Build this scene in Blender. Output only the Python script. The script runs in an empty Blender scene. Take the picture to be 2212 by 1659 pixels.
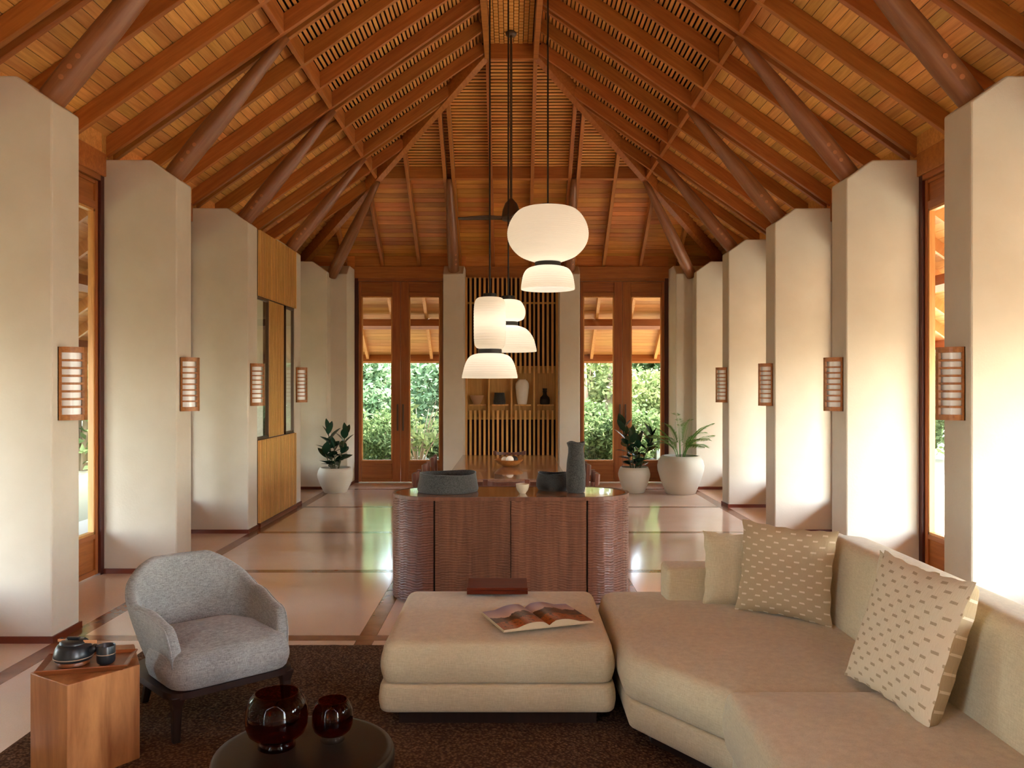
import bpy, bmesh, math, random
from mathutils import Vector, Matrix, Euler, noise

C = bpy.context.scene.collection
SC = bpy.context.scene
PI = math.pi
R = math.radians

# ------------------------------------------------------------------ camera
cam_data = bpy.data.cameras.new('camera')
cam = bpy.data.objects.new('camera', cam_data)
C.objects.link(cam)
cam.location = (0, 0, 1.6)
cam.rotation_euler = (PI / 2, 0, 0)
cam_data.sensor_width = 36.0
cam_data.lens = 1780 / 2212 * 36.0
cam_data.shift_x = 1 / 2212
cam_data.shift_y = 4.5 / 2212
cam_data.clip_end = 300
SC.camera = cam

# ------------------------------------------------------------------ sky, sun, daylight at the windows, exposure
world = bpy.data.worlds.new('sky')
SC.world = world
world.use_nodes = True
nt = world.node_tree
sky = nt.nodes.new('ShaderNodeTexSky')
sky.sky_type = 'NISHITA'
sky.sun_disc = False
sky.sun_elevation = R(50)
sky.sun_rotation = R(120)
bg = nt.nodes['Background']
soft = nt.nodes.new('ShaderNodeHueSaturation')
soft.inputs['Saturation'].default_value = 0.62         # hazy tropical sky
nt.links.new(sky.outputs[0], soft.inputs['Color'])
nt.links.new(soft.outputs[0], bg.inputs[0])
bg.inputs[1].default_value = 2.8

sun_data = bpy.data.lights.new('sun', 'SUN')
sun_data.energy = 20.0
sun_data.angle = R(2)
sun_data.color = (1.0, 0.96, 0.89)
sun = bpy.data.objects.new('sun', sun_data)
C.objects.link(sun)
sun.rotation_euler = (R(40), 0, R(113))

SC.view_settings.view_transform = 'Standard'
SC.view_settings.look = 'None'
SC.view_settings.gamma = 1.0
SC.view_settings.use_curve_mapping = False
SC.view_settings.exposure = 1.06
SC.cycles.max_bounces = 7
SC.cycles.diffuse_bounces = 4
SC.cycles.glossy_bounces = 3
SC.cycles.transmission_bounces = 5
SC.cycles.transparent_max_bounces = 8
SC.cycles.caustics_reflective = False
SC.cycles.caustics_refractive = False
SC.cycles.use_denoising = True
SC.cycles.sample_clamp_indirect = 8.0

# ------------------------------------------------------------------ helpers
def lin(c):
    return tuple(((v / 255) / 12.92 if v / 255 <= 0.04045 else (((v / 255) + 0.055) / 1.055) ** 2.4) for v in c) + (1.0,)

class NT:
    def __init__(s, name):
        s.m = bpy.data.materials.new(name)
        s.m.use_nodes = True
        s.t = s.m.node_tree
        s.b = s.t.nodes['Principled BSDF']
        s.out = s.t.nodes['Material Output']
    def n(s, typ, **kw):
        x = s.t.nodes.new(typ)
        for k, v in kw.items():
            setattr(x, k, v)
        return x
    def l(s, a, b):
        s.t.links.new(a, b)
    def math(s, op, a, b=None):
        x = s.n('ShaderNodeMath', operation=op)
        for i, v in enumerate((a, b)):
            if v is None:
                continue
            if isinstance(v, (int, float)):
                x.inputs[i].default_value = v
            else:
                s.l(v, x.inputs[i])
        return x.outputs[0]
    def ramp(s, fac, stops):
        r = s.n('ShaderNodeValToRGB')
        e = r.color_ramp.elements
        while len(e) < len(stops):
            e.new(0.5)
        for i, (p, c) in enumerate(stops):
            e[i].position = p
            e[i].color = lin(c)
        s.l(fac, r.inputs[0])
        return r.outputs[0]
    def coords(s, scale, rnd=True, space='Object'):
        tc = s.n('ShaderNodeTexCoord')
        v = tc.outputs[space]
        if rnd:
            oi = s.n('ShaderNodeObjectInfo')
            sc_ = s.math('MULTIPLY', oi.outputs['Random'], 37.0)
            cb = s.n('ShaderNodeCombineXYZ')
            s.l(sc_, cb.inputs[0]); s.l(sc_, cb.inputs[1]); s.l(sc_, cb.inputs[2])
            ad = s.n('ShaderNodeVectorMath', operation='ADD')
            s.l(v, ad.inputs[0]); s.l(cb.outputs[0], ad.inputs[1])
            v = ad.outputs[0]
        mp = s.n('ShaderNodeMapping')
        mp.inputs['Scale'].default_value = scale
        s.l(v, mp.inputs['Vector'])
        return mp.outputs[0]
    def noise(s, vec, scale, detail=3, rough=0.55, dist=0.0):
        x = s.n('ShaderNodeTexNoise')
        x.inputs['Scale'].default_value = scale
        x.inputs['Detail'].default_value = detail
        x.inputs['Roughness'].default_value = rough
        x.inputs['Distortion'].default_value = dist
        s.l(vec, x.inputs['Vector'])
        return x.outputs['Fac']
    def bump(s, h, strength, dist):
        b = s.n('ShaderNodeBump')
        b.inputs['Strength'].default_value = strength
        b.inputs['Distance'].default_value = dist
        s.l(h, b.inputs['Height'])
        s.l(b.outputs[0], s.b.inputs['Normal'])
    def set(s, **kw):
        for k, v in kw.items():
            s.b.inputs[k.replace('_', ' ')].default_value = v
        return s

def plain(name, c, rough=0.6, metal=0.0, **kw):
    x = NT(name)
    x.set(Base_Color=lin(c), Roughness=rough, Metallic=metal, **kw)
    v = x.coords((1, 1, 1), rnd=False)
    x.bump(x.noise(v, 60, 2), 0.08, 0.002)
    return x.m

def wood(name, dark, light, grain=(1, 14, 14), rough=0.42, vary=0.35, scale=3.0, coat=0.0, spec=0.5):
    x = NT(name)
    v = x.coords(grain)
    f = x.noise(v, scale, 5, 0.6, 0.4)
    c = x.ramp(f, [(0.28, dark), (0.72, light)])
    oi = x.n('ShaderNodeObjectInfo')
    h = x.n('ShaderNodeHueSaturation')
    x.l(c, h.inputs['Color'])
    # a fixed tone of its own for each board
    val = x.math('ADD', x.math('MULTIPLY', oi.outputs['Random'], vary), 1.0 - vary / 2)
    x.l(val, h.inputs['Value'])
    hue = x.math('ADD', x.math('MULTIPLY', x.math('FRACT', x.math('MULTIPLY', oi.outputs['Random'], 7.13)), 0.05 * vary), 0.5 - 0.025 * vary)
    x.l(hue, h.inputs['Hue'])
    x.l(h.outputs[0], x.b.inputs['Base Color'])
    x.b.inputs['Roughness'].default_value = rough
    x.b.inputs['Coat Weight'].default_value = coat
    x.b.inputs['Specular IOR Level'].default_value = spec
    x.bump(f, 0.12, 0.003)
    return x.m

def fabric(name, dark, light, scale=220.0, bump=0.5, rough=0.9, streak=(1, 1, 1), weave=False):
    x = NT(name)
    v = x.coords(streak, rnd=False)
    a = x.noise(v, scale, 2, 0.6)
    if weave:
        # crossing threads: one set level, one set upright
        h1 = x.noise(x.coords((0.12, 0.12, 1), rnd=False), scale, 2, 0.6)
        h2 = x.noise(x.coords((1, 1, 0.10), rnd=False), scale, 2, 0.6)
        a = x.math('ADD', x.math('MULTIPLY', x.math('ADD', h1, h2), 0.42), x.math('MULTIPLY', a, 0.16))
    w1 = x.n('ShaderNodeTexNoise'); w1.inputs['Scale'].default_value = 3.0; w1.inputs['Detail'].default_value = 3
    x.l(v, w1.inputs['Vector'])
    mix = x.math('ADD', x.math('MULTIPLY', a, 0.8), x.math('MULTIPLY', w1.outputs['Fac'], 0.2))
    c = x.ramp(mix, [(0.36, dark), (0.64, light)])
    x.l(c, x.b.inputs['Base Color'])
    x.set(Roughness=rough, Sheen_Weight=0.25)
    x.b.inputs['Specular IOR Level'].default_value = 0.2
    x.bump(a, bump, 0.0015)
    return x.m

def glass_pane(name):
    x = NT(name)
    tr = x.n('ShaderNodeBsdfTransparent'); tr.inputs[0].default_value = (0.96, 0.98, 0.97, 1)
    gl = x.n('ShaderNodeBsdfGlossy'); gl.inputs['Roughness'].default_value = 0.0
    fr = x.n('ShaderNodeFresnel'); fr.inputs[0].default_value = 1.35
    mx = x.n('ShaderNodeMixShader')
    ge = x.n('ShaderNodeNewGeometry')
    front = x.math('MULTIPLY', fr.outputs[0], x.math('SUBTRACT', 1.0, ge.outputs['Backfacing']))
    x.l(front, mx.inputs[0]); x.l(tr.outputs[0], mx.inputs[1]); x.l(gl.outputs[0], mx.inputs[2])
    x.l(mx.outputs[0], x.out.inputs[0])
    return x.m

# ------------------------------------------------------------------ materials
MT = {}
MT['plank'] = wood('honey_boards', (204, 136, 64), (240, 178, 102), (1, 16, 16), 0.36, 0.42, 2.2)
MT['plank_end'] = wood('red_boards', (190, 112, 48), (222, 150, 76), (1, 16, 16), 0.34, 0.42, 2.2)
MT['slat_roof'] = wood('roof_slats', (208, 134, 62), (236, 168, 92), (1, 16, 16), 0.45, 0.25, 2.2)
MT['rafter'] = wood('rafter_wood', (160, 90, 38), (194, 122, 60), (14, 1, 14), 0.42, 0.2, 2.0)
MT['purlin'] = wood('purlin_wood', (160, 90, 38), (194, 122, 60), (1, 14, 14), 0.42, 0.2, 2.0)
MT['log'] = wood('round_log', (130, 80, 48), (162, 108, 70), (14, 14, 1), 0.4, 0.12, 2.2)
MT['peg'] = plain('peg_wood', (186, 120, 76), 0.5)
MT['sheath'] = plain('dark_sheathing', (40, 16, 9), 0.8)
MT['teak_z'] = wood('teak_upright', (146, 78, 34), (176, 106, 52), (14, 14, 1), 0.36, 0.15, 2.2)
MT['teak_x'] = wood('teak_level', (146, 78, 34), (176, 106, 52), (1, 14, 14), 0.36, 0.15, 2.2)
MT['stop'] = wood('light_teak', (196, 128, 62), (222, 160, 92), (14, 14, 1), 0.4, 0.1, 2.2)
MT['jamb'] = plain('dark_red_jamb', (74, 22, 12), 0.45)
MT['slat_light'] = wood('pale_slats', (202, 146, 74), (236, 186, 110), (16, 16, 1), 0.45, 0.22, 2.4)
MT['niche'] = wood('niche_boards', (190, 138, 70), (220, 168, 94), (16, 16, 1), 0.5, 0.25, 2.4)
MT['niche_dark'] = plain('dark_niche_backing', (62, 34, 15), 0.7)
MT['redback'] = plain('dark_red_backing', (56, 18, 10), 0.7)
MT['glass'] = glass_pane('window_glass')
MT['bronze'] = plain('dark_bronze', (92, 70, 56), 0.4, 0.4)
MT['black'] = plain('matt_black', (26, 24, 22), 0.5)

x = NT('plaster')
v = x.coords((1, 1, 1), rnd=False)
f = x.noise(v, 2.2, 4)
x.l(x.ramp(f, [(0.3, (212, 200, 181)), (0.7, (221, 210, 192))]), x.b.inputs['Base Color'])
x.set(Roughness=0.85)
x.bump(x.noise(v, 55, 4), 0.25, 0.004)
MT['plaster'] = x.m

x = NT('polished_slab')
v = x.coords((1, 1, 1))
f = x.noise(v, 130, 2)
g = x.noise(v, 1.3, 3)
mixf = x.math('ADD', x.math('MULTIPLY', f, 0.35), x.math('MULTIPLY', g, 0.65))
x.l(x.ramp(mixf, [(0.3, (218, 188, 164)), (0.7, (233, 208, 186))]), x.b.inputs['Base Color'])
x.set(Roughness=0.11)
x.b.inputs['Specular IOR Level'].default_value = 0.55
x.bump(x.noise(v, 1.6, 2), 0.02, 0.02)
MT['slab'] = x.m
x = NT('polished_strip')
v = x.coords((1, 1, 1))
f = x.noise(v, 6, 5)
x.l(x.ramp(f, [(0.3, (124, 76, 46)), (0.7, (152, 100, 64))]), x.b.inputs['Base Color'])
x.set(Roughness=0.16)
MT['strip'] = x.m
MT['grout'] = plain('grout', (120, 92, 72), 0.7)
MT['base'] = plain('baseboard_red', (112, 46, 24), 0.4)

MT['sofa'] = fabric('sofa_linen', (191, 175, 140), (218, 204, 168), 260, 0.4, weave=True)
MT['sofa_top'] = MT['sofa']
MT['grey'] = fabric('grey_tweed', (104, 104, 101), (178, 178, 174), 330, 0.6, weave=True)
MT['dark_leg'] = wood('wenge', (34, 20, 15), (50, 30, 22), (14, 14, 1), 0.45, 0.1)
MT['box_red'] = wood('red_lacquer_wood', (92, 32, 14), (112, 46, 22), (1, 14, 14), 0.45, 0.1, spec=0.2)
MT['carved'] = wood('carved_walnut', (94, 56, 40), (134, 86, 62), (14, 14, 1), 0.36, 0.3, 1.6)
MT['walnut'] = wood('polished_walnut', (150, 104, 70), (178, 130, 92), (1, 14, 14), 0.10, 0.1, 2.0, coat=0.4)
MT['table'] = wood('dining_table_wood', (140, 100, 80), (168, 126, 104), (14, 1, 14), 0.09, 0.1, 2.0, coat=0.5)
MT['chair'] = wood('chair_wood', (92, 50, 36), (122, 72, 52), (14, 14, 1), 0.4, 0.1)
MT['stone'] = fabric('rough_dark_clay', (52, 52, 50), (84, 84, 80), 120, 0.9, 0.85)
MT['black_clay'] = fabric('black_clay', (36, 36, 36), (58, 58, 56), 120, 0.8, 0.7)
MT['cream'] = plain('cream_glaze', (214, 196, 166), 0.5)
MT['pot'] = plain('planter_stone', (216, 206, 186), 0.75)
MT['soil'] = plain('soil', (48, 34, 24), 0.95)
MT['white_clay'] = plain('white_clay', (238, 228, 212), 0.55)
MT['tan_clay'] = plain('tan_clay', (186, 142, 104), 0.6)
MT['teapot'] = plain('teapot_glaze', (30, 34, 38), 0.32)
MT['stripe'] = plain('pale_stripe', (150, 130, 110), 0.6)
MT['leather'] = plain('tan_leather', (208, 150, 104), 0.55)
MT['stump'] = wood('side_table_wood', (128, 72, 34), (204, 142, 86), (5, 5, 0.7), 0.4, 0.0, 2.2)
MT['tray'] = wood('tray_wood', (110, 56, 28), (146, 82, 44), (2, 12, 12), 0.35, 0.0, 2.5)
MT['olive'] = wood('bowl_wood', (142, 82, 36), (196, 130, 66), (4, 4, 10), 0.3, 0.0, 5)
MT['drum'] = plain('bronze_lacquer', (40, 30, 21), 0.3, 0.2)
MT['leaf_dark'] = plain('rubber_leaf', (36, 66, 46), 0.25)
MT['palm'] = plain('palm_leaf', (104, 150, 58), 0.5)
MT['stem'] = plain('plant_stem', (96, 92, 60), 0.7)
MT['bark'] = wood('bark', (116, 96, 74), (166, 144, 116), (6, 6, 1), 0.9, 0.2, 4)
MT['deck'] = plain('pale_terrace', (168, 156, 136), 0.7)
MT['lawn'] = plain('garden_ground', (112, 104, 74), 0.9)

# paper lantern: thin translucent paper
x = NT('lantern_paper')
df = x.n('ShaderNodeBsdfDiffuse'); df.inputs[0].default_value = lin((248, 243, 233))
tl = x.n('ShaderNodeBsdfTranslucent'); tl.inputs[0].default_value = lin((244, 232, 212))
mx = x.n('ShaderNodeMixShader'); mx.inputs[0].default_value = 0.45
x.l(df.outputs[0], mx.inputs[1]); x.l(tl.outputs[0], mx.inputs[2]); x.l(mx.outputs[0], x.out.inputs[0])
MT['paper'] = x.m
x = NT('opal_glass'); x.set(Base_Color=lin((250, 248, 243)), Roughness=0.2)
MT['opal'] = x.m

# amber glass
def amber(name, c, dens):
    x = NT(name)
    tr = x.n('ShaderNodeBsdfTransparent'); tr.inputs[0].default_value = c
    gl = x.n('ShaderNodeBsdfGlossy'); gl.inputs['Roughness'].default_value = 0.02
    fr = x.n('ShaderNodeFresnel'); fr.inputs[0].default_value = 1.32
    mx = x.n('ShaderNodeMixShader')
    ge = x.n('ShaderNodeNewGeometry')
    front = x.math('MULTIPLY', fr.outputs[0], x.math('SUBTRACT', 1.0, ge.outputs['Backfacing']))
    x.l(front, mx.inputs[0]); x.l(tr.outputs[0], mx.inputs[1]); x.l(gl.outputs[0], mx.inputs[2])
    x.l(mx.outputs[0], x.out.inputs[0])
    return x.m
MT['amber'] = amber('amber_glass', (0.58, 0.25, 0.11, 1), 1)
MT['clear'] = amber('clear_glass', (0.85, 0.82, 0.82, 1), 1)

# leaves outdoors
def leaf_mat(name, a, b):
    x = NT(name)
    oi = x.n('ShaderNodeNewGeometry')
    c = x.ramp(oi.outputs['Random Per Island'], [(0.0, a), (1.0, b)])
    df = x.n('ShaderNodeBsdfDiffuse'); tl = x.n('ShaderNodeBsdfTranslucent')
    x.l(c, df.inputs[0]); x.l(c, tl.inputs[0])
    mx = x.n('ShaderNodeMixShader'); mx.inputs[0].default_value = 0.35
    x.l(df.outputs[0], mx.inputs[1]); x.l(tl.outputs[0], mx.inputs[2]); x.l(mx.outputs[0], x.out.inputs[0])
    return x.m
MT['leaf_a'] = leaf_mat('garden_leaves', (62, 82, 44), (128, 144, 94))
MT['leaf_b'] = leaf_mat('garden_leaves_blue', (72, 98, 66), (148, 170, 126))
MT['leaf_c'] = leaf_mat('garden_leaves_yellow', (88, 102, 56), (146, 154, 100))

# rug
x = NT('rug_wool')
v = x.coords((1, 1, 1), rnd=False)
vo = x.n('ShaderNodeTexVoronoi'); vo.inputs['Scale'].default_value = 75
x.l(v, vo.inputs['Vector'])
f = x.noise(v, 60, 2)
x.l(x.ramp(x.math('ADD', x.math('MULTIPLY', vo.outputs['Distance'], 0.5), x.math('MULTIPLY', f, 0.6)), [(0.3, (136, 106, 82)), (0.62, (80, 57, 43))]), x.b.inputs['Base Color'])
x.set(Roughness=0.95)
x.b.inputs['Specular IOR Level'].default_value = 0.1
x.bump(x.math('MULTIPLY', vo.outputs['Distance'], -1.0), 1.0, 0.008)
MT['rug'] = x.m

def dash(name, base, mark, nu, nv, wu=0.45, wv=0.3):
    x = NT(name)
    tc = x.n('ShaderNodeTexCoord')
    sp = x.n('ShaderNodeSeparateXYZ')
    x.l(tc.outputs['UV'], sp.inputs[0])
    w = x.noise(tc.outputs['UV'], 40, 2)
    vv = x.math('MULTIPLY', sp.outputs[1], nv)
    row = x.math('FLOOR', vv)
    odd = x.math('MULTIPLY', x.math('MODULO', row, 2.0), 0.5)
    uu = x.math('ADD', x.math('ADD', x.math('MULTIPLY', sp.outputs[0], nu), odd), x.math('MULTIPLY', w, 0.12))
    a = x.math('LESS_THAN', x.math('FRACT', uu), wu)
    b = x.math('LESS_THAN', x.math('FRACT', vv), wv)
    m = x.math('MULTIPLY', a, b)
    mix = x.n('ShaderNodeMix', data_type='RGBA')
    x.l(m, mix.inputs[0]); mix.inputs[6].default_value = lin(base); mix.inputs[7].default_value = lin(mark)
    x.l(mix.outputs[2], x.b.inputs['Base Color'])
    wv_ = x.n('ShaderNodeTexNoise'); wv_.inputs['Scale'].default_value = 14
    mp = x.n('ShaderNodeMapping'); mp.inputs['Scale'].default_value = (12, 1, 1)
    x.l(tc.outputs['UV'], mp.inputs[0]); x.l(mp.outputs[0], wv_.inputs['Vector'])
    x.set(Roughness=0.95)
    x.b.inputs['Specular IOR Level'].default_value = 0.1
    x.bump(wv_.outputs['Fac'], 0.6, 0.004)
    return x.m
MT['dash_dark'] = dash('dashes_on_taupe', (186, 164, 130), (224, 208, 180), 6.3, 16, 0.34, 0.30)
MT['dash_pale'] = dash('dashes_on_cream', (214, 196, 166), (172, 150, 120), 6.5, 17, 0.34, 0.34)

# printed landscape on the open pages (flat print)
def page_mat(name, flip):
    x = NT(name)
    tc = x.n('ShaderNodeTexCoord')
    sp = x.n('ShaderNodeSeparateXYZ'); x.l(tc.outputs['UV'], sp.inputs[0])
    n1 = x.noise(tc.outputs['UV'], 3.0, 4)
    n2 = x.noise(tc.outputs['UV'], 11.0, 5)
    skyc = x.ramp(sp.outputs[1], [(0.45, (226, 190, 160)), (1.0, (150, 138, 160))])
    hill = x.math('LESS_THAN', sp.outputs[1], x.math('ADD', x.math('MULTIPLY', n1, 0.5), 0.36 if not flip else 0.42))
    fore = x.math('LESS_THAN', sp.outputs[1], x.math('ADD', x.math('MULTIPLY', n1, 0.35), 0.18))
    hc = x.ramp(n2, [(0.35, (46, 30, 20)), (0.7, (116, 74, 44))])
    fc = x.ramp(n2, [(0.35, (70, 38, 16)), (0.5, (176, 88, 30)), (0.7, (90, 84, 34))])
    m1 = x.n('ShaderNodeMix', data_type='RGBA'); x.l(hill, m1.inputs[0]); x.l(skyc, m1.inputs[6]); x.l(hc, m1.inputs[7])
    m2 = x.n('ShaderNodeMix', data_type='RGBA'); x.l(fore, m2.inputs[0]); x.l(m1.outputs[2], m2.inputs[6]); x.l(fc, m2.inputs[7])
    x.l(m2.outputs[2], x.b.inputs['Base Color'])
    x.set(Roughness=0.35)
    return x.m
MT['page_l'] = page_mat('printed_page', False)
MT['page_r'] = page_mat('printed_page_two', True)
MT['paperblock'] = plain('page_edges', (214, 198, 164), 0.8)

# ------------------------------------------------------------------ mesh helpers
def data(name, verts, faces, mat, smooth=False, uvs=None):
    me = bpy.data.meshes.new(name)
    me.from_pydata([tuple(v) for v in verts], [], faces)
    if mat is not None:
        me.materials.append(MT[mat] if isinstance(mat, str) else mat)
    if smooth:
        me.polygons.foreach_set('use_smooth', [True] * len(me.polygons))
    if uvs is not None:
        ul = me.uv_layers.new(name='uv')
        for lp in me.loops:
            ul.data[lp.index].uv = uvs[lp.vertex_index]
    me.update()
    return me

def put(name, me, parent=None, loc=(0, 0, 0), rot=(0, 0, 0)):
    o = bpy.data.objects.new(name, me)
    C.objects.link(o)
    o.parent = parent
    o.location = loc
    o.rotation_euler = rot
    return o

def tag(o, label=None, cat=None, group=None, kind=None):
    if label: o['label'] = label
    if cat: o['category'] = cat
    if group: o['group'] = group
    if kind: o['kind'] = kind
    return o

def empty(name, loc=(0, 0, 0), rot=(0, 0, 0), label=None, cat=None, group=None, kind=None):
    o = bpy.data.objects.new(name, None)
    C.objects.link(o)
    o.location = loc
    o.rotation_euler = rot
    o.empty_display_size = 0.1
    return tag(o, label, cat, group, kind)

class MB:
    def __init__(s):
        s.v, s.f = [], []
    def add(s, vs, fs):
        o = len(s.v)
        s.v += [Vector(p) for p in vs]
        s.f += [tuple(i + o for i in f) for f in fs]
        return s
    def box(s, x0, x1, y0, y1, z0, z1, M=None):
        vs = [Vector(p) for p in ((x0, y0, z0), (x1, y0, z0), (x1, y1, z0), (x0, y1, z0), (x0, y0, z1), (x1, y0, z1), (x1, y1, z1), (x0, y1, z1))]
        if M is not None:
            vs = [M @ p for p in vs]
        return s.add(vs, [(0, 3, 2, 1), (4, 5, 6, 7), (0, 1, 5, 4), (1, 2, 6, 5), (2, 3, 7, 6), (3, 0, 4, 7)])
    def beam(s, a, b, w, h, up=(0, 0, 1), drop=0.0):
        """bar from a to b, width w, depth h measured up from the line a-b"""
        a, b = Vector(a), Vector(b)
        d = (b - a).normalized()
        side = d.cross(Vector(up)).normalized()
        n = side.cross(d).normalized()
        vs = []
        for p in (a, b):
            for sx, sz in ((-1, 0), (1, 0), (1, 1), (-1, 1)):
                vs.append(p + side * (sx * w / 2) + n * (sz * h - drop))
        return s.add(vs, [(0, 3, 2, 1), (4, 5, 6, 7), (0, 1, 5, 4), (1, 2, 6, 5), (2, 3, 7, 6), (3, 0, 4, 7)])
    def tube(s, pts, rad, seg=12, cap=True):
        pts = [Vector(p) for p in pts]
        n = len(pts)
        rad = rad if isinstance(rad, (list, tuple)) else [rad] * n
        t0 = (pts[1] - pts[0]).normalized()
        ref = Vector((0, 0, 1)) if abs(t0.z) < 0.9 else Vector((1, 0, 0))
        vs, fs = [], []
        u = t0.cross(ref).normalized()
        for i, p in enumerate(pts):
            t = (pts[min(i + 1, n - 1)] - pts[max(i - 1, 0)]).normalized()
            u = (u - t * u.dot(t)).normalized()
            w = t.cross(u)
            for k in range(seg):
                a = 2 * PI * k / seg
                vs.append(p + (u * math.cos(a) + w * math.sin(a)) * rad[i])
        for i in range(n - 1):
            for k in range(seg):
                k2 = (k + 1) % seg
                fs.append((i * seg + k, i * seg + k2, (i + 1) * seg + k2, (i + 1) * seg + k))
        if cap:
            fs.append(tuple(range(seg - 1, -1, -1)))
            fs.append(tuple(range((n - 1) * seg, n * seg)))
        return s.add(vs, fs)
    def lathe(s, prof, seg=40, wave=None, cx=0, cy=0):
        vs, fs = [], []
        n = len(prof)
        for i, (r, z) in enumerate(prof):
            for k in range(seg):
                a = 2 * PI * k / seg
                rr, zz = (r, z) if wave is None else wave(r, z, a, i)
                vs.append((cx + rr * math.cos(a), cy + rr * math.sin(a), zz))
        for i in range(n - 1):
            for k in range(seg):
                k2 = (k + 1) % seg
                fs.append((i * seg + k, i * seg + k2, (i + 1) * seg + k2, (i + 1) * seg + k))
        if prof[0][0] > 1e-4: fs.append(tuple(range(seg - 1, -1, -1)))
        if prof[-1][0] > 1e-4: fs.append(tuple(range((n - 1) * seg, n * seg)))
        return s.add(vs, fs)
    def loft(s, rings, cap0=True, cap1=True, closed=True):
        n = len(rings[0])
        vs = [p for r in rings for p in r]
        fs = []
        for i in range(len(rings) - 1):
            for k in range(n if closed else n - 1):
                k2 = (k + 1) % n
                fs.append((i * n + k, i * n + k2, (i + 1) * n + k2, (i + 1) * n + k))
        if cap0: fs.append(tuple(range(n - 1, -1, -1)))
        if cap1: fs.append(tuple(range((len(rings) - 1) * n, len(rings) * n)))
        return s.add(vs, fs)
    def prism(s, poly, z0, z1):
        return s.loft([[(x, y, z0) for x, y in poly], [(x, y, z1) for x, y in poly]])
    def data(s, name, mat, smooth=False):
        return data(name, s.v, s.f, mat, smooth)
    def build(s, name, mat, parent=None, smooth=False, loc=(0, 0, 0), rot=(0, 0, 0), bevel=0.0, autos=None):
        o = put(name, s.data(name, mat, smooth), parent, loc, rot)
        if bevel:
            m = o.modifiers.new('b', 'BEVEL'); m.width = bevel; m.segments = 2; m.limit_method = 'ANGLE'
        if autos:
            o.data.polygons.foreach_set('use_smooth', [True] * len(o.data.polygons))
            o.data.set_sharp_from_angle(angle=R(autos))
        return o

_cache = {}
def box_data(dx, dy, dz, mat):
    """shared mesh of a dx x dy x dz board, centred in x and y, from z=0 up"""
    key = (round(dx, 3), round(dy, 3), round(dz, 3), mat)
    if key not in _cache:
        _cache[key] = MB().box(-dx / 2, dx / 2, -dy / 2, dy / 2, 0, dz).data('board', mat)
    return _cache[key]

def inset_poly(poly, d):
    n = len(poly); out = []
    for i in range(n):
        p0, p1, p2 = Vector(poly[i - 1]), Vector(poly[i]), Vector(poly[(i + 1) % n])
        e1, e2 = (p1 - p0).normalized(), (p2 - p1).normalized()
        n1, n2 = Vector((-e1.y, e1.x)), Vector((-e2.y, e2.x))
        bis = n1 + n2
        k = bis.dot(n1)
        out.append(p1 + bis * (d / k))
    return out

def round_ring(poly, d, rc, seg=5):
    """counter-clockwise convex polygon inset by d with corners rounded"""
    q = inset_poly(poly, d)
    n = len(q); out = []
    r = max(rc - d, 0.006)
    for i in range(n):
        p0, p1, p2 = q[i - 1], q[i], q[(i + 1) % n]
        a, b = (p0 - p1), (p2 - p1)
        la, lb = a.length, b.length
        a, b = a / la, b / lb
        ang = math.acos(max(-1, min(1, a.dot(b))))
        t = min(r / math.tan(ang / 2), la * 0.48, lb * 0.48)
        s, e = p1 + a * t, p1 + b * t
        for k in range(seg + 1):
            u = k / seg
            out.append(s * (1 - u) ** 2 + p1 * (2 * u * (1 - u)) + e * u ** 2)
    return out

def soft_prism(poly, z0, z1, rc=0.08, re=0.04, puff=0.02, bulge=0.01, reach=0.3, rb=0.02, dens=0):
    """upholstered block: convex plan (counter-clockwise), rounded top and bottom edges, slightly swollen"""
    rings = []
    def ring(d, z):
        rings.append([(p.x, p.y, z) for p in round_ring(poly, d, rc)])
    ring(rb * 1.4, z0)
    for k in range(4):
        a = PI / 2 * k / 3
        ring(rb * (1 - math.sin(a)), z0 + rb * (1 - math.cos(a)))
    zz0, zz1 = z0 + rb, z1 - re
    for k in range(1, 5):
        u = k / 5
        ring(-bulge * math.sin(PI * u), zz0 + (zz1 - zz0) * u)
    for k in range(6):
        a = PI / 2 * k / 5
        ring(re * (1 - math.cos(a)), zz1 + re * math.sin(a))
    for k in range(1, 7):
        u = k / 6
        ring(re + (reach - re) * u, z1 + puff * (1 - (1 - u) ** 2))
    return MB().loft(rings)
# ------------------------------------------------------------------ dimensions of the pavilion
HW = 3.53            # half width to the glazed line
PX = 2.86            # inner face of the piers
PT = 0.325           # pier thickness
P0, PP = 5.13, 1.91  # first pier in view and pier spacing
EY = 13.70           # glazed line of the end wall
EP = EY - (HW - PX)  # inner face of the end piers
SL = 0.70            # roof slope
CT = 1 / math.sqrt(1 + SL * SL); ST = SL * CT
EZ = 3.56            # height of the rafter undersides over the glazed line
RX = 0.31            # half width of the flat ridge
NEAR = -2.2
RD = 0.14            # rafter depth
SMAX = (HW - RX) / CT
SP = (HW - 1.98) / CT   # purlin, measured up the slope

rnd = random.Random(7)

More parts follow.
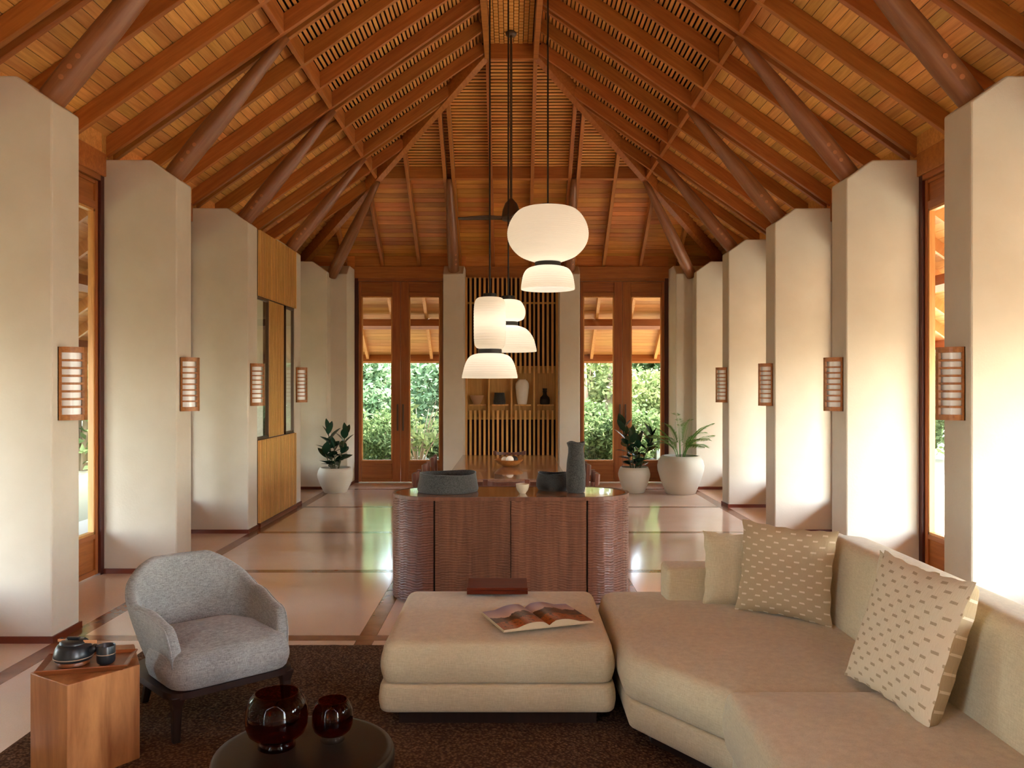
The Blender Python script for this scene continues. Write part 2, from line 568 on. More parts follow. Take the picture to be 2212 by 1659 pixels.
# ------------------------------------------------------------------ floor: slabs between strips
fl = MB().box(-3.62, 3.62, NEAR, EY + 0.1, -0.12, -0.006).build('floor', 'grout')
tag(fl, kind='structure')
GX, GY0, GP = 0.92, 5.235, 1.89
sw = 0.055
ys = [GY0 + GP * k for k in range(-4, 5)]
cols = [(-3.6, -2.86), (-2.74, -GX - sw), (-GX + sw, GX - sw), (GX + sw, 2.74), (2.86, 3.6)]
edges = [NEAR] + ys + [EY + 0.08]
for i in range(len(edges) - 1):
    a = edges[i] + (sw if i else 0); b = edges[i + 1] - (sw if i < len(edges) - 2 else 0)
    for c, (x0, x1) in enumerate(cols):
        me = box_data(x1 - x0 - 0.003, b - a - 0.003, 0.006, 'slab')
        put('slab', me, fl, ((x0 + x1) / 2, (a + b) / 2, -0.006))
for xx, w in ((-2.80, 0.12), (-GX, 2 * sw), (GX, 2 * sw), (2.80, 0.12)):
    for i in range(len(edges) - 1):
        a, b = edges[i], edges[i + 1]
        put('strip', box_data(w - 0.002, b - a - 2 * sw - 0.002, 0.006, 'strip'), fl, (xx, (a + b) / 2, -0.006))
for y in ys:
    put('strip', box_data(2 * 2.86, 2 * sw - 0.002, 0.006, 'strip'), fl, (0, y, -0.006))

# ------------------------------------------------------------------ piers, beams and baseboards
def pier_mesh(inner, outer, t):
    """local: x from the inner face outwards, y across"""
    prof = [(0, 0), (outer, 0), (outer, 3.535), (0.225, 3.535), (0, 3.375)]
    vs = [(px, -t / 2, pz) for px, pz in prof] + [(px, t / 2, pz) for px, pz in prof]
    n = len(prof)
    fs = [tuple(range(n)), tuple(range(2 * n - 1, n - 1, -1))] + [(i + n, (i + 1) % n + n, (i + 1) % n, i) for i in range(n)]
    return data('pier', vs, fs, 'plaster')
pier_me = pier_mesh(0, 0.74, PT)
def base_mesh(t, depth):
    m = MB()
    m.box(-0.012, 0, -t / 2 - 0.012, t / 2 + 0.012, 0, 0.042)
    m.box(0, depth, -t / 2 - 0.012, -t / 2, 0, 0.042)
    m.box(0, depth, t / 2, t / 2 + 0.012, 0, 0.042)
    return m.data('baseboard', 'base')
base_me = base_mesh(PT, 0.66)
WALL = {}
for side, sg in (('left', -1), ('right', 1)):
    w = empty('wall_' + side, (sg * PX, 0, 0), (0, 0, 0 if sg > 0 else PI), kind='structure')
    bbd = empty('baseboard_' + side, (sg * PX, 0, 0), (0, 0, 0 if sg > 0 else PI), kind='structure')
    WALL[side] = w
    for k in range(-3, 5):
        y = P0 + PT / 2 + PP * k
        p = put('pier', pier_me, w, (0, sg * y, 0))
        m = p.modifiers.new('b', 'BEVEL'); m.width = 0.012; m.segments = 2
        put('baseboard', base_me, bbd, (0, sg * y, 0))
    # beam over the openings and frieze board between beam and boards
    ws = empty('trim_' + ('1' if sg < 0 else '2'), (0, 0, 0), kind='structure')
    for k in range(-4, 4):
        a = P0 + PT + PP * k; b = P0 + PP * (k + 1)
        if a < NEAR: a = NEAR
        MB().box(*sorted((sg * 3.46, sg * 3.60)), a, b, 3.385, 3.58).build('beam', 'purlin', ws, bevel=0.006)
        MB().box(*sorted((sg * 3.50, sg * 3.53)), a, b, 3.58, 3.80).build('frieze_board', 'plank', ws)

    for k in range(-3, 5):
        a = P0 + PP * k; b = a + PT if k < 4 else EY
        MB().box(*sorted((sg * 3.50, sg * 3.53)), a, b, 3.50, 3.80).build('frieze_board', 'plank', ws)

we = empty('wall_end', (0, 0, 0), kind='structure')
bbe = empty('baseboard_end', (0, 0, 0), kind='structure')
for sg in (-1, 1):
    o = put('pier', pier_me, we, (sg * 0.92, EP, 0), (0, 0, PI / 2))
    m = o.modifiers.new('b', 'BEVEL'); m.width = 0.012; m.segments = 2
    put('baseboard', base_me, bbe, (sg * 0.92, EP, 0), (0, 0, PI / 2))
    # corner pier: the return at right angles to the last side pier
    x0, x1 = (2.60, 3.60)
    vs = [(2.60, EP, 0), (2.60, 13.78, 0), (3.6, 13.78, 0), (3.6, EP, 0),
          (2.60, EP, 3.375), (2.60, EP + 0.225, 3.535), (2.60, 13.78, 3.535), (3.6, 13.78, 3.535), (3.6, EP + 0.225, 3.535), (3.6, EP, 3.375)]
    fs = [(0, 1, 2, 3), (0, 4, 5, 6, 1), (1, 6, 7, 2), (2, 7, 8, 9, 3), (0, 3, 9, 4), (4, 9, 8, 5), (5, 8, 7, 6)]
    vs = [(sg * a, b, c) for a, b, c in vs]
    if sg > 0: fs = [tuple(reversed(f)) for f in fs]
    o = put('pier', data('corner_pier', vs, fs, 'plaster'), we)
    m = o.modifiers.new('b', 'BEVEL'); m.width = 0.012; m.segments = 2
    bm_ = MB()
    xs = sorted((sg * 2.588, sg * 2.86)); bm_.box(xs[0], xs[1], EP - 0.012, EP, 0, 0.042)
    xs = sorted((sg * 2.588, sg * 2.60)); bm_.box(xs[0], xs[1], EP, EY - 0.06, 0, 0.042)
    bm_.build('baseboard', 'base', bbe)
tr = empty('trim_3', kind='structure')
for a, b in ((-2.6, -1.08), (-0.76, 0.76), (1.08, 2.6)):
    MB().box(a, b, EY - 0.07, EY + 0.07, 3.385, 3.58).build('beam', 'purlin', tr, bevel=0.006)
    MB().box(a, b, EY - 0.03, EY, 3.58, 3.80).build('frieze_board', 'plank_end', tr)
for a, b in ((-3.5, -2.6), (-1.08, -0.76), (0.76, 1.08), (2.6, 3.5)):
    MB().box(a, b, EY - 0.03, EY, 3.50, 3.80).build('frieze_board', 'plank_end', tr)
# wall behind the camera
wb = empty('wall_back', kind='structure')
for a, b in ((-3.6, 3.6),):
    MB().box(a, b, NEAR - 0.3, NEAR, 0, 3.5).build('panel', 'plaster', wb)
MB().box(-3.6, 3.6, NEAR - 0.2, NEAR, 3.385, 3.58).build('beam', 'purlin', wb)
MB().add([(-3.7, NEAR - 0.1, 3.45), (3.7, NEAR - 0.1, 3.45), (0.35, NEAR - 0.1, 6.1), (-0.35, NEAR - 0.1, 6.1)], [(0, 1, 2, 3)]).build('gable', 'plank', wb)

# ------------------------------------------------------------------ roof
def roof(name, loc, rotm):
    e = empty(name, kind='structure')
    e.matrix_world = Matrix.Translation(loc) @ rotm.to_4x4()
    return e
mL = Matrix(((0, CT, -ST), (-1, 0, 0), (0, ST, CT)))        # columns: along, up the slope, outwards
mR = Matrix(((0, -CT, ST), (1, 0, 0), (0, ST, CT)))
mE = Matrix(((-1, 0, 0), (0, -CT, ST), (0, ST, CT)))
roofs = {'ceiling_left': roof('ceiling_left', Vector((-HW, 0, EZ)), mL),
         'ceiling_right': roof('ceiling_right', Vector((HW, 0, EZ)), mR),
         'ceiling_end': roof('ceiling_end', Vector((0, EY, EZ)), mE)}
RAF = []       # (y, half gap) of the side rafters
for k in range(-4, 4):
    yc = P0 + PT / 2 + PP * k
    RAF.append((yc, 0.062)); RAF += [(yc + PP / 3, 0), (yc + 2 * PP / 3, 0)]
RAF = [r for r in RAF if NEAR + 0.1 < r[0] < 13.0]
RW = 0.052
PROW, SROW = 0.0925, 0.0505
rows_p = [0.02 + PROW * i for i in range(int((SP + 0.02) / PROW) + 1)]
rows_s = [SP + 0.075 + SROW * i for i in range(int((SMAX + 0.06 - SP - 0.075) / SROW) + 1)]
PART_MAX = 300

def plumb(x0, x1):
    """purlin board standing plumb between two rafters"""
    k = SL * (RD - 0.004)
    vs = [(x, SP + d + (k if z > 0.01 else 0), z) for z in (0.004, RD) for d in (-0.02, 0.02) for x in (x0, x1)]
    return MB().add(vs, [(0, 2, 3, 1), (4, 5, 7, 6), (0, 1, 5, 4), (2, 6, 7, 3), (0, 4, 6, 2), (1, 3, 7, 5)])

def lay(parent, bays, limit, mats, xmap, vis, horizontal=False):
    """boards and slats between rafters. bays: (a, b) along the eave; limit(s): how far the slope reaches along the eave"""
    boards, slats = [], []
    for (a, b) in bays:
        for s in rows_p:
            lo, hi = limit(s + PROW / 2)
            p, q = max(a, lo), min(b, hi)
            if q - p > 0.05: boards.append((p, q, s))
        for s in rows_s:
            lo, hi = limit(s + SROW / 2)
            p, q = max(a, lo), min(b, hi)
            if q - p > 0.05: slats.append((p, q, s))
    for nm, lst, wd, th, mat, top in (('plank', boards, PROW - 0.005, 0.016, mats[0], 0.0), ('slat', slats, 0.031, 0.022, mats[1], 0.0)):
        lst.sort(key=vis)
        rest = MB()
        for i, (p, q, s) in enumerate(lst):
            if i < PART_MAX and vis((p, q, s)) < 90:
                put(nm, box_data(q - p, wd, th, mat), parent, (xmap((p + q) / 2), s + wd / 2, RD + 0.002 + rnd.uniform(0, 0.003)))
            else:
                xs = sorted((xmap(p), xmap(q)))
                rest.box(xs[0], xs[1], s, s + wd, RD + 0.002, RD + 0.002 + th)
        if rest.v:
            o = rest.build(nm + ('s_beyond' if nm == 'slat' else 's_beyond'), mats[0] if nm == 'plank' else mats[1], parent)
            o['kind'] = 'stuff'

yb = sorted(r[0] for r in RAF)
bays = [(yb[i], yb[i + 1]) for i in range(len(yb) - 1)] + [(yb[-1], EY)]
for side, sg in (('left', -1), ('right', 1)):
    par = roofs['ceiling_' + side]
    xm = (lambda y: -y) if sg < 0 else (lambda y: y)
    def lim(s): return (NEAR, EY - s * CT)
    def vis(t):
        # what lies outside the photograph comes last
        y = (t[0] + t[1]) / 2; X = HW - t[2] * CT
        out = y < 0.5 or X / y > 0.64 or (EZ + t[2] * ST - 1.6) / y > 0.49
        return y + (100 if out else 0)
    lay(par, [b for b in bays if b[0] > 2.7], lim, ('plank', 'slat_roof'), xm, vis)
    # nearer and out of the photograph: whole boards
    m = MB()
    for s in rows_p:
        xs = sorted((xm(NEAR), xm(bays[[b[0] > 2.7 for b in bays].index(True)][0]))); m.box(xs[0], xs[1], s, s + PROW - 0.003, RD, RD + 0.018)
    for s in rows_s:
        m.box(xs[0], xs[1], s, s + 0.034, RD, RD + 0.02)
    o = m.build('boards_overhead', 'plank', par); o['kind'] = 'stuff'
    # sheathing above everything
    xs = [xm(NEAR), xm(EY + 0.1)]
    vs = [(xm(NEAR), -0.3, RD + 0.06), (xm(EY + 0.55), -0.3, RD + 0.06), (xm(EY - SMAX * CT + 0.2), SMAX + 0.45, RD + 0.06), (xm(NEAR), SMAX + 0.45, RD + 0.06)]
    put('sheathing', data('sheathing', vs, [(0, 1, 2, 3)], 'sheath'), par)
    for y, g in RAF:
        for d in ((-g, g) if g else (0,)):
            yy = y + d
            smax = min(SMAX, (EY - yy) / CT)
            MB().box(xm(yy) - RW / 2, xm(yy) + RW / 2, -0.12, smax, 0, RD).build('rafter', 'rafter', par, bevel=0.004)
    # purlin pieces between the rafters
    stops = sorted([(y - (g + RW / 2), y + (g + RW / 2)) for y, g in RAF])
    for i in range(len(stops)):
        a = stops[i][1]; b = stops[i + 1][0] if i + 1 < len(stops) else EY - SP * CT
        if b - a < 0.05: continue
        xs = sorted((xm(a), xm(b)))
        plumb(xs[0], xs[1]).build('purlin', 'purlin', par)

par = roofs['ceiling_end']
EX = [0.306, 0.92, 1.53, 2.14, 2.75]
ex = sorted([-v for v in EX] + EX)
ebays = [(-HW, ex[0])] + [(ex[i], ex[i + 1]) for i in range(len(ex) - 1)] + [(ex[-1], HW)]
lay(par, ebays, lambda s: (-(HW - s * CT), HW - s * CT), ('plank_end', 'slat_roof'), lambda v: -v, lambda t: abs(t[0] + t[1]))
put('sheathing', data('sheathing', [(-HW - 0.5, -0.3, RD + 0.06), (HW + 0.5, -0.3, RD + 0.06), (RX + 0.2, SMAX + 0.45, RD + 0.06), (-RX - 0.2, SMAX + 0.45, RD + 0.06)], [(0, 1, 2, 3)], 'sheath'), par)
for v in ex:
    g = 0.062 if abs(abs(v) - 0.92) < 0.01 else 0
    for d in ((-g, g) if g else (0,)):
        x_ = v + d
        smax = min(SMAX, (HW - abs(x_)) / CT)
        MB().box(-x_ - RW / 2, -x_ + RW / 2, -0.12, smax, 0, RD).build('rafter', 'rafter', par, bevel=0.004)
stops = sorted([(v - (0.062 if abs(abs(v) - 0.92) < 0.01 else 0) - RW / 2, v + (0.062 if abs(abs(v) - 0.92) < 0.01 else 0) + RW / 2) for v in ex if abs(v) < 1.9])
ends = [(-1.98, -1.98)] + stops + [(1.98, 1.98)]
for i in range(len(ends) - 1):
    a, b = ends[i][1], ends[i + 1][0]
    plumb(-b, -a).build('purlin', 'purlin', par)

# hips, flat woven ridge and round struts
rg = empty('ceiling_ridge', kind='structure')
ZR = EZ + SL * (HW - RX)
for sg in (-1, 1):
    MB().beam((sg * (HW + 0.05), EY + 0.05, EZ - 0.055), (sg * RX, EY - (HW - RX), ZR - 0.02), 0.10, 0.22, drop=0.02).build('hip_rafter', 'rafter', rg, bevel=0.005)
    MB().box(*sorted((sg * (RX - 0.035), sg * (RX + 0.03))), NEAR, EY - (HW - RX), ZR - 0.06, ZR + 0.30).build('ridge_beam', 'purlin', rg, bevel=0.004)
MB().box(-RX, RX, EY - (HW - RX) - 0.03, EY - (HW - RX) + 0.03, ZR - 0.06, ZR + 0.30).build('ridge_beam', 'purlin', rg, bevel=0.004)
yend = EY - (HW - RX) - 0.03
zl = ZR + 0.13
mw = MB()
i = 0
yy = 6.0
while yy < yend:                       # woven bands across
    x_ = -0.27
    j = 0
    while x_ < 0.265:
        mw.box(x_, x_ + 0.052, yy, yy + 0.030, zl - 0.006 * ((i + j) % 2), zl + 0.006)
        x_ += 0.06; j += 1
    yy += 0.042; i += 1
o = mw.build('woven_bands', 'slat_roof', rg); o['kind'] = 'stuff'
for j in range(9):
    put('batten', box_data(0.014, yend - NEAR, 0.012, 'slat_roof'), rg, (-0.24 + 0.06 * j, (yend + NEAR) / 2, zl + 0.004))
MB().box(-0.34, 0.34, NEAR, yend + 0.05, zl + 0.02, zl + 0.05).build('ridge_board', 'sheath', rg)

def strut(a, b, parent, peg_dir):
    a, b = Vector(a), Vector(b)
    n = 10
    d = b - a
    L_ = d.length
    q = d.to_track_quat('Z', 'Y')
    rad = [0.082 + 0.010 * math.sin(PI * min(1, i / n * 1.3)) - 0.042 * (i / n) ** 2.2 for i in range(n + 1)]
    o = MB().tube([(0, 0, L_ * i / n) for i in range(n + 1)], rad, 18).build('strut', 'log', parent, smooth=True, loc=a)
    o.rotation_mode = 'QUATERNION'
    o.rotation_quaternion = q
    side = q.inverted() @ Vector(peg_dir)
    side.z = 0
    side.normalize()
    for k in range(3):
        c = Vector((0, 0, 0.26 + 0.085 * k))
        MB().tube([c + side * 0.075, c + side * 0.0915], 0.017, 10).build('peg', 'peg', o)
st = empty('trim_4', kind='structure')
for sg in (-1, 1):
    for k in range(-3, 4):
        y = P0 + PT / 2 + PP * k
        strut((sg * 3.02, y, 3.36), (sg * 1.97, y, 4.655), st, (-sg * 0.35, -1, 0.2))
    strut((sg * 0.92, EP + 0.16, 3.36), (sg * 0.92, EY - (HW - 1.97), 4.655), st, (0.5, -1, 0))
    strut((sg * 2.84, EY - 0.70, 3.34), (sg * 1.97, EY - (HW - 1.97), 4.62), st, (-sg, -0.3, 0))

# ------------------------------------------------------------------ glazed doors
def glazed_door(name, w, loc, rotz, n):
    """two-leaf glazed door; local x across, y outwards"""
    e = empty(name, loc, (0, 0, rotz), kind='structure')
    H = 3.385
    h = w / 2
    MB().box(-h, -h + 0.06, -0.05, 0.05, 0, H).build('door_frame', 'jamb', e)
    MB().box(h - 0.06, h, -0.05, 0.05, 0, H).build('door_frame', 'jamb', e)
    MB().box(-h + 0.06, h - 0.06, -0.05, 0.05, H - 0.045, H).build('door_frame', 'teak_x', e)
    for sg in (-1, 1):
        lf = empty('door_leaf'); lf.parent = e
        xo, xi = sg * (h - 0.062), sg * 0.003          # outer and inner edge of the leaf
        so, si = sg * (h - 0.062 - 0.045), sg * 0.138   # glass limits
        def bx(a, b, y0, y1, z0, z1): return MB().box(min(a, b), max(a, b), y0, y1, z0, z1)
        bx(xo, so, -0.03, 0.03, 0.012, H - 0.05).build('stile', 'teak_z', lf, bevel=0.003)
        bx(xi, si, -0.03, 0.03, 0.012, H - 0.05).build('stile', 'teak_z', lf, bevel=0.003)
        for z0, z1 in ((0.012, 0.055), (0.315, 0.355), (3.09, 3.155), (3.305, H - 0.05)):
            bx(so, si, -0.028, 0.028, z0, z1).build('rail', 'teak_x', lf, bevel=0.003)
        bx(so, si, -0.012, 0.012, 0.055, 0.315).build('panel', 'teak_x', lf)
        bx(so, si, -0.012, 0.012, 3.155, 3.305).build('panel', 'teak_x', lf)
        m = MB()
        for q0, q1 in ((so, so - sg * 0.02), (si + sg * 0.02, si)):
            m.box(min(q0, q1), max(q0, q1), -0.024, 0.024, 0.355, 3.09)
        m.box(min(so, si), max(so, si), -0.024, 0.024, 0.355, 0.375); m.box(min(so, si), max(so, si), -0.024, 0.024, 3.07, 3.09)
        m.build('glazing_bead', 'stop', lf)
        bx(so, si, -0.003, 0.003, 0.37, 3.075).build('pane', 'glass', lf)
        hd = MB().box(sg * 0.045 - 0.013, sg * 0.045 + 0.013, -0.085, -0.06, 0.86, 1.30)
        hd.box(sg * 0.045 - 0.008, sg * 0.045 + 0.008, -0.06, -0.03, 0.92, 0.94).box(sg * 0.045 - 0.008, sg * 0.045 + 0.008, -0.06, -0.03, 1.22, 1.24)
        hd.build('handle', 'bronze', lf, bevel=0.003)
    return e
glazed_door('door_1', 1.52, (-1.84, EY, 0), 0, 1)
glazed_door('door_2', 1.52, (1.84, EY, 0), 0, 2)
dn = 3
for sg in (-1, 1):
    for k in range(-3, 4):
        if sg < 0 and k == 2: continue
        if k <= -2 and not (sg > 0 and k == -2):          # unseen infill walls added behind the camera to cut light on the foreground
            a = P0 + PT + PP * k
            MB().box(*sorted((sg * 3.42, sg * 3.58)), a, a + PP - PT, 0, 3.385).build('panel', 'plaster', wb)
            continue
        yc = P0 + PT + PP * k + (PP - PT) / 2
        glazed_door('door_%d' % dn, PP - PT, (sg * HW, yc, 0), PI / 2 if sg < 0 else -PI / 2, dn)
        dn += 1

# ------------------------------------------------------------------ slatted wall between two left piers
sp = empty('slatted_wall', (-PX, P0 + PT + PP * 2, 0), label='vertical-slatted pale wooden wall panel with two narrow windows between white piers', cat='wall panel')
L = PP - PT
ZU, ZL = 2.62, 0.99
def slab_(x0, x1, a, b, z0, z1, nm, mat): return MB().box(x0, x1, a, b, z0, z1).build(nm, mat, sp)
slab_(-0.03, 0.0, 0.0, L, 0.05, ZL, 'back_panel', 'niche_dark')
slab_(-0.03, 0.0, 0.0, L, ZU, 3.36, 'back_panel', 'niche_dark')
slab_(-0.08, -0.05, 0.47, 1.20, ZL, ZU, 'back_panel', 'niche_dark')
slab_(-0.02, 0.035, 0.0, L, 0.0, 0.05, 'baseboard', 'base')
for y0, y1 in ((0.0, 0.47), (1.20, L)):
    m = MB()
    m.box(-0.045, -0.01, y0, y0 + 0.02, ZL, ZU).box(-0.045, -0.01, y1 - 0.02, y1, ZL, ZU).box(-0.045, -0.01, y0, y1, ZL, ZL + 0.03).box(-0.045, -0.01, y0, y1, ZU - 0.03, ZU)
    fr = m.build('window_frame', 'bronze', sp)
    MB().box(-0.03, -0.025, y0 + 0.02, y1 - 0.02, ZL + 0.03, ZU - 0.03).build('pane', 'glass', fr)
ns = 26
pitch = L / ns
for i in range(ns):
    yy = (i + 0.5) * pitch
    put('slat', box_data(0.03, 0.035, ZL - 0.06, 'slat_light'), sp, (0.015, yy, 0.055))
    put('slat', box_data(0.03, 0.035, 3.36 - ZU, 'slat_light'), sp, (0.015, yy, ZU))
    if 0.50 < yy < 1.18:
        put('slat', box_data(0.03, 0.035, ZU - ZL - 0.006, 'slat_light'), sp, (-0.035, yy, ZL + 0.003))

# ------------------------------------------------------------------ slatted screen in the end wall with four niches
sc = empty('slatted_screen', (0, 13.50, 0), label='tall slatted wooden screen with four shelf niches in the end wall', cat='screen')
MB().box(-0.76, 0.76, 0.16, 0.19, 0.0, 3.385).build('back_panel', 'redback', sc)
MB().box(-0.76, 0.76, 0.10, 0.155, 1.07, 1.90).build('niche_back', 'niche', sc)
NP = 0.386
for i in range(5):
    x_ = (-0.755 + 0.0125) + i * (1.51 - 0.025) / 4
    put('divider', box_data(0.036 if i in (0, 4) else 0.026, 0.11, 3.38, 'slat_light'), sc, (x_, 0.055 - 0.01, 0.002))
cw = (1.51 - 0.025) / 4
for i in range(4):
    xc = -0.7425 + (i + 0.5) * cw
    for j in range(4):
        xs_ = xc + (j - 1.5) * cw * 0.205
        put('slat', box_data(0.036, 0.032, 1.19, 'slat_light'), sc, (xs_, 0.016, 0.01))
        put('slat', box_data(0.036, 0.032, 1.57, 'slat_light'), sc, (xs_, 0.016, 1.81))
    put('shelf', box_data(cw * 0.72, 0.15, 0.022, 'slat_light'), sc, (xc, 0.025, 1.278))
for z in (1.05, 2.95, 1.90):
    MB().box(-0.74, 0.74, 0.035, 0.06, z, z + 0.03).build('cross_rail', 'niche', sc)
# ------------------------------------------------------------------ eaves outside the glazing
def eave(name, base, rotm, a0, a1, raf, split, xm, mat):
    e = empty(name, kind='structure')
    e.matrix_world = Matrix.Translation(base) @ rotm.to_4x4()
    s1 = -2.55
    nrow = int(-s1 / PROW)
    cuts = [a0] + raf + [a1] if split else [a0, a1]
    for i in range(nrow):
        s = -0.22 - PROW * (i + 1) + 0.1
        for j in range(len(cuts) - 1):
            put('plank', box_data(cuts[j + 1] - cuts[j], PROW - 0.003, 0.016, mat), e, (xm((cuts[j] + cuts[j + 1]) / 2), s + PROW / 2, RD - 0.03))
    x0, x1 = sorted((xm(a0), xm(a1)))
    MB().box(x0, x1, s1, -0.1, RD - 0.01, RD + 0.05).build('sheathing', 'sheath', e)
    for v in raf:
        MB().box(xm(v) - RW / 2, xm(v) + RW / 2, s1 + 0.03, -0.13, 0.0, RD - 0.03).build('rafter', 'stop', e)
    MB().box(x0, x1, s1 - 0.03, s1 + 0.03, -0.05, RD + 0.06).build('fascia_board', 'teak_x', e)
    MB().box(x0, x1, -1.42, -1.32, -0.16, 0.0).build('beam', 'teak_x', e)
    return e
MT['plank_out'] = wood('eave_boards', (196, 134, 70), (222, 164, 98), (1, 16, 16), 0.45, 0.25, 2.2)
eave('trim_5', Vector((0, EY, EZ)), mE, -6.0, 6.0, sorted([-3.4, 3.4] + ex), True, lambda v: -v, 'plank_out')
ry = [r[0] for r in RAF]
eave('trim_6', Vector((-HW, 0, EZ)), mL, NEAR, EY, ry, False, lambda y: -y, 'plank_out')
eave('trim_7', Vector((HW, 0, EZ)), mR, NEAR, EY, ry, False, lambda y: y, 'plank_out')

# ------------------------------------------------------------------ garden
g = MB().box(-40, 40, -30, 60, -0.5, -0.14).build('ground', 'lawn'); tag(g, kind='structure')
for i, (x0, x1, y0, y1) in enumerate(((-5.2, -3.62, NEAR, EY + 2.4), (3.62, 8.0, NEAR, EY + 2.4), (-3.62, 3.62, EY + 0.1, EY + 2.0), (-6.0, 9.0, NEAR - 6.0, NEAR - 0.02))):
    tag(MB().box(x0, x1, y0, y1, -0.14, -0.03).build('terrace_floor', 'deck'), kind='structure')

def foliage(n, rx, ry_, rz, z0, leaf, seed, mat, clumps=40):
    r = random.Random(seed)
    cl = []
    for _ in range(clumps):
        a = r.uniform(0, 2 * PI); u = r.uniform(-1, 1); q = r.uniform(0.55, 1.0)
        cl.append((rx * q * math.sqrt(1 - u * u) * math.cos(a), ry_ * q * math.sqrt(1 - u * u) * math.sin(a), z0 + rz * (1 + u * q)))
    vs, fs = [], []
    for i in range(n):
        c = r.choice(cl)
        sg_ = 0.20 * min(rx, rz)
        def gs(): return max(-1.5, min(1.5, r.gauss(0, 1))) * sg_
        p = Vector((c[0] + gs(), c[1] + gs(), max(0.03, c[2] + gs())))
        d = Vector((r.gauss(0, 1), r.gauss(0, 1), r.gauss(-0.2, 0.7))).normalized()
        w = d.cross(Vector((r.gauss(0, 1), r.gauss(0, 1), r.gauss(0, 1)))).normalized()
        L_ = leaf * r.uniform(0.7, 1.35)
        o = len(vs)
        vs += [p, p + d * L_ * 0.5 + w * L_ * 0.24, p + d * L_, p + d * L_ * 0.5 - w * L_ * 0.24]
        fs += [(o, o + 1, o + 2, o + 3)]
    return data('foliage', vs, fs, mat)
def stems_mesh(seed, h, n=6, spread=0.5, r0=0.03):
    r = random.Random(seed); m = MB()
    for i in range(n):
        a = r.uniform(0, 2 * PI); q = r.uniform(0.3, 1.0) * spread
        m.tube([(0.05 * math.cos(a), 0.05 * math.sin(a), 0), (q * 0.4 * math.cos(a), q * 0.4 * math.sin(a), h * 0.45), (q * math.cos(a + 0.3), q * math.sin(a + 0.3), h)], [r0, r0 * 0.7, r0 * 0.3], 6)
    return m.data('stems', 'bark', True)
F = {'low': (foliage(5200, 0.95, 0.8, 0.62, 0.05, 0.11, 1, 'leaf_a'), stems_mesh(1, 1.0)),
     'mid': (foliage(6500, 1.05, 0.9, 1.25, 0.10, 0.15, 2, 'leaf_b'), stems_mesh(2, 2.0)),
     'pale': (foliage(6500, 1.05, 0.9, 1.2, 0.10, 0.13, 3, 'leaf_c'), stems_mesh(3, 2.0)),
     'tall': (foliage(9000, 1.3, 1.1, 2.3, 0.10, 0.19, 4, 'leaf_a', 80), stems_mesh(4, 3.6, 5, 0.8, 0.06))}
BL = {'low': ('low dense green shrub in the garden outside the glazed doors', 'low shrubs outside the doors'),
      'mid': ('broad-leaved blue-green shrub in the garden outside the glazed doors', 'blue-green shrubs outside the doors'),
      'pale': ('pale yellow-green leafy shrub in the garden outside the glazed doors', 'pale shrubs outside the doors'),
      'tall': ('tall dense green hedge shrub standing at the back of the garden', 'tall hedge shrubs at the back of the garden')}
gr = random.Random(11)
BL['left'] = ('tall hedge shrub outside the left windows of the pavilion', 'hedge shrubs outside the left windows')
BL['right'] = ('tall hedge shrub outside the right windows of the pavilion', 'hedge shrubs outside the right windows')
def bush(kind, x, y, sc_=1.0, lab=None):
    e = empty('garden_shrub', (x, y, -0.14), (0, 0, gr.uniform(0, 6)), BL[lab or kind][0], 'shrub', BL[lab or kind][1])
    e.scale = (sc_, sc_, sc_)
    f = put('foliage', F[kind][0], e); f['kind'] = 'stuff'
    put('stems', F[kind][1], e)
for i in range(7):
    bush('low', -3.9 + 1.3 * i + gr.uniform(-.2, .2), 17.0 + gr.uniform(-.2, .3), gr.uniform(0.8, 1.1))
for i in range(7):
    X_ = -4.5 + 1.5 * i
    bush('mid' if X_ < 0.3 else 'pale', X_ + gr.uniform(-.3, .3), 18.6 + gr.uniform(-.3, .4), gr.uniform(0.85, 1.1))
for i in range(6):
    bush('tall', -7.6 + 3.0 * i + gr.uniform(-.15, .15), 21.6 + gr.uniform(-.1, .2), gr.uniform(1.0, 1.1))
for i in range(7):
    bush('tall', -8.9 + gr.uniform(-.2, .2), 3.0 + 3.5 * i, gr.uniform(1.0, 1.1), 'left')
    bush('tall', 10.6 + gr.uniform(-.3, .3), 5.0 + 3.6 * i, gr.uniform(0.95, 1.05), 'right')
# trees and a bare-stemmed shrub seen through the doors
def tree(x, y, h, lean, lab, r0=0.16):
    e = empty('garden_tree', (x, y, -0.14), (0, 0, 0), lab, 'tree')
    m = MB().tube([(0, 0, 0), (lean * 0.2, 0, h * 0.3), (lean * 0.7, 0.05, h * 0.65), (lean * 1.3, 0, h)], [r0, r0 * 0.8, r0 * 0.7, r0 * 0.5], 12)
    m.build('trunk', 'bark', e, smooth=True)
    f = put('crown', F['low'][0], e, (lean * 1.3, 0, h * 0.90)); f['kind'] = 'stuff'
tree(2.0, 17.9, 4.2, 0.5, 'leaning pale-barked tree seen through the left leaf of the right glazed doors')
tree(1.55, 18.0, 4.6, -0.15, 'thick upright tree trunk beside the white end pier seen through right doors', 0.2)
e = empty('bare_shrub', (-1.85, 16.3, -0.14), (0, 0, 0), 'bare-twigged shrub with thin tan stems outside the left glazed doors', 'shrub')
m = MB(); r_ = random.Random(5)
for i in range(16):
    a = r_.uniform(0, 2 * PI); q = r_.uniform(0.15, 0.6); h = r_.uniform(0.8, 1.5)
    m.tube([(0, 0, 0), (q * .35 * math.cos(a), q * .35 * math.sin(a), h * .45), (q * math.cos(a), q * math.sin(a), h)], [0.018, 0.012, 0.004], 5)
m.build('stems', 'bark', e)
f = put('leaves', foliage(260, 0.5, 0.5, 0.5, 0.5, 0.14, 9, 'leaf_c', 20), e); f['kind'] = 'stuff'

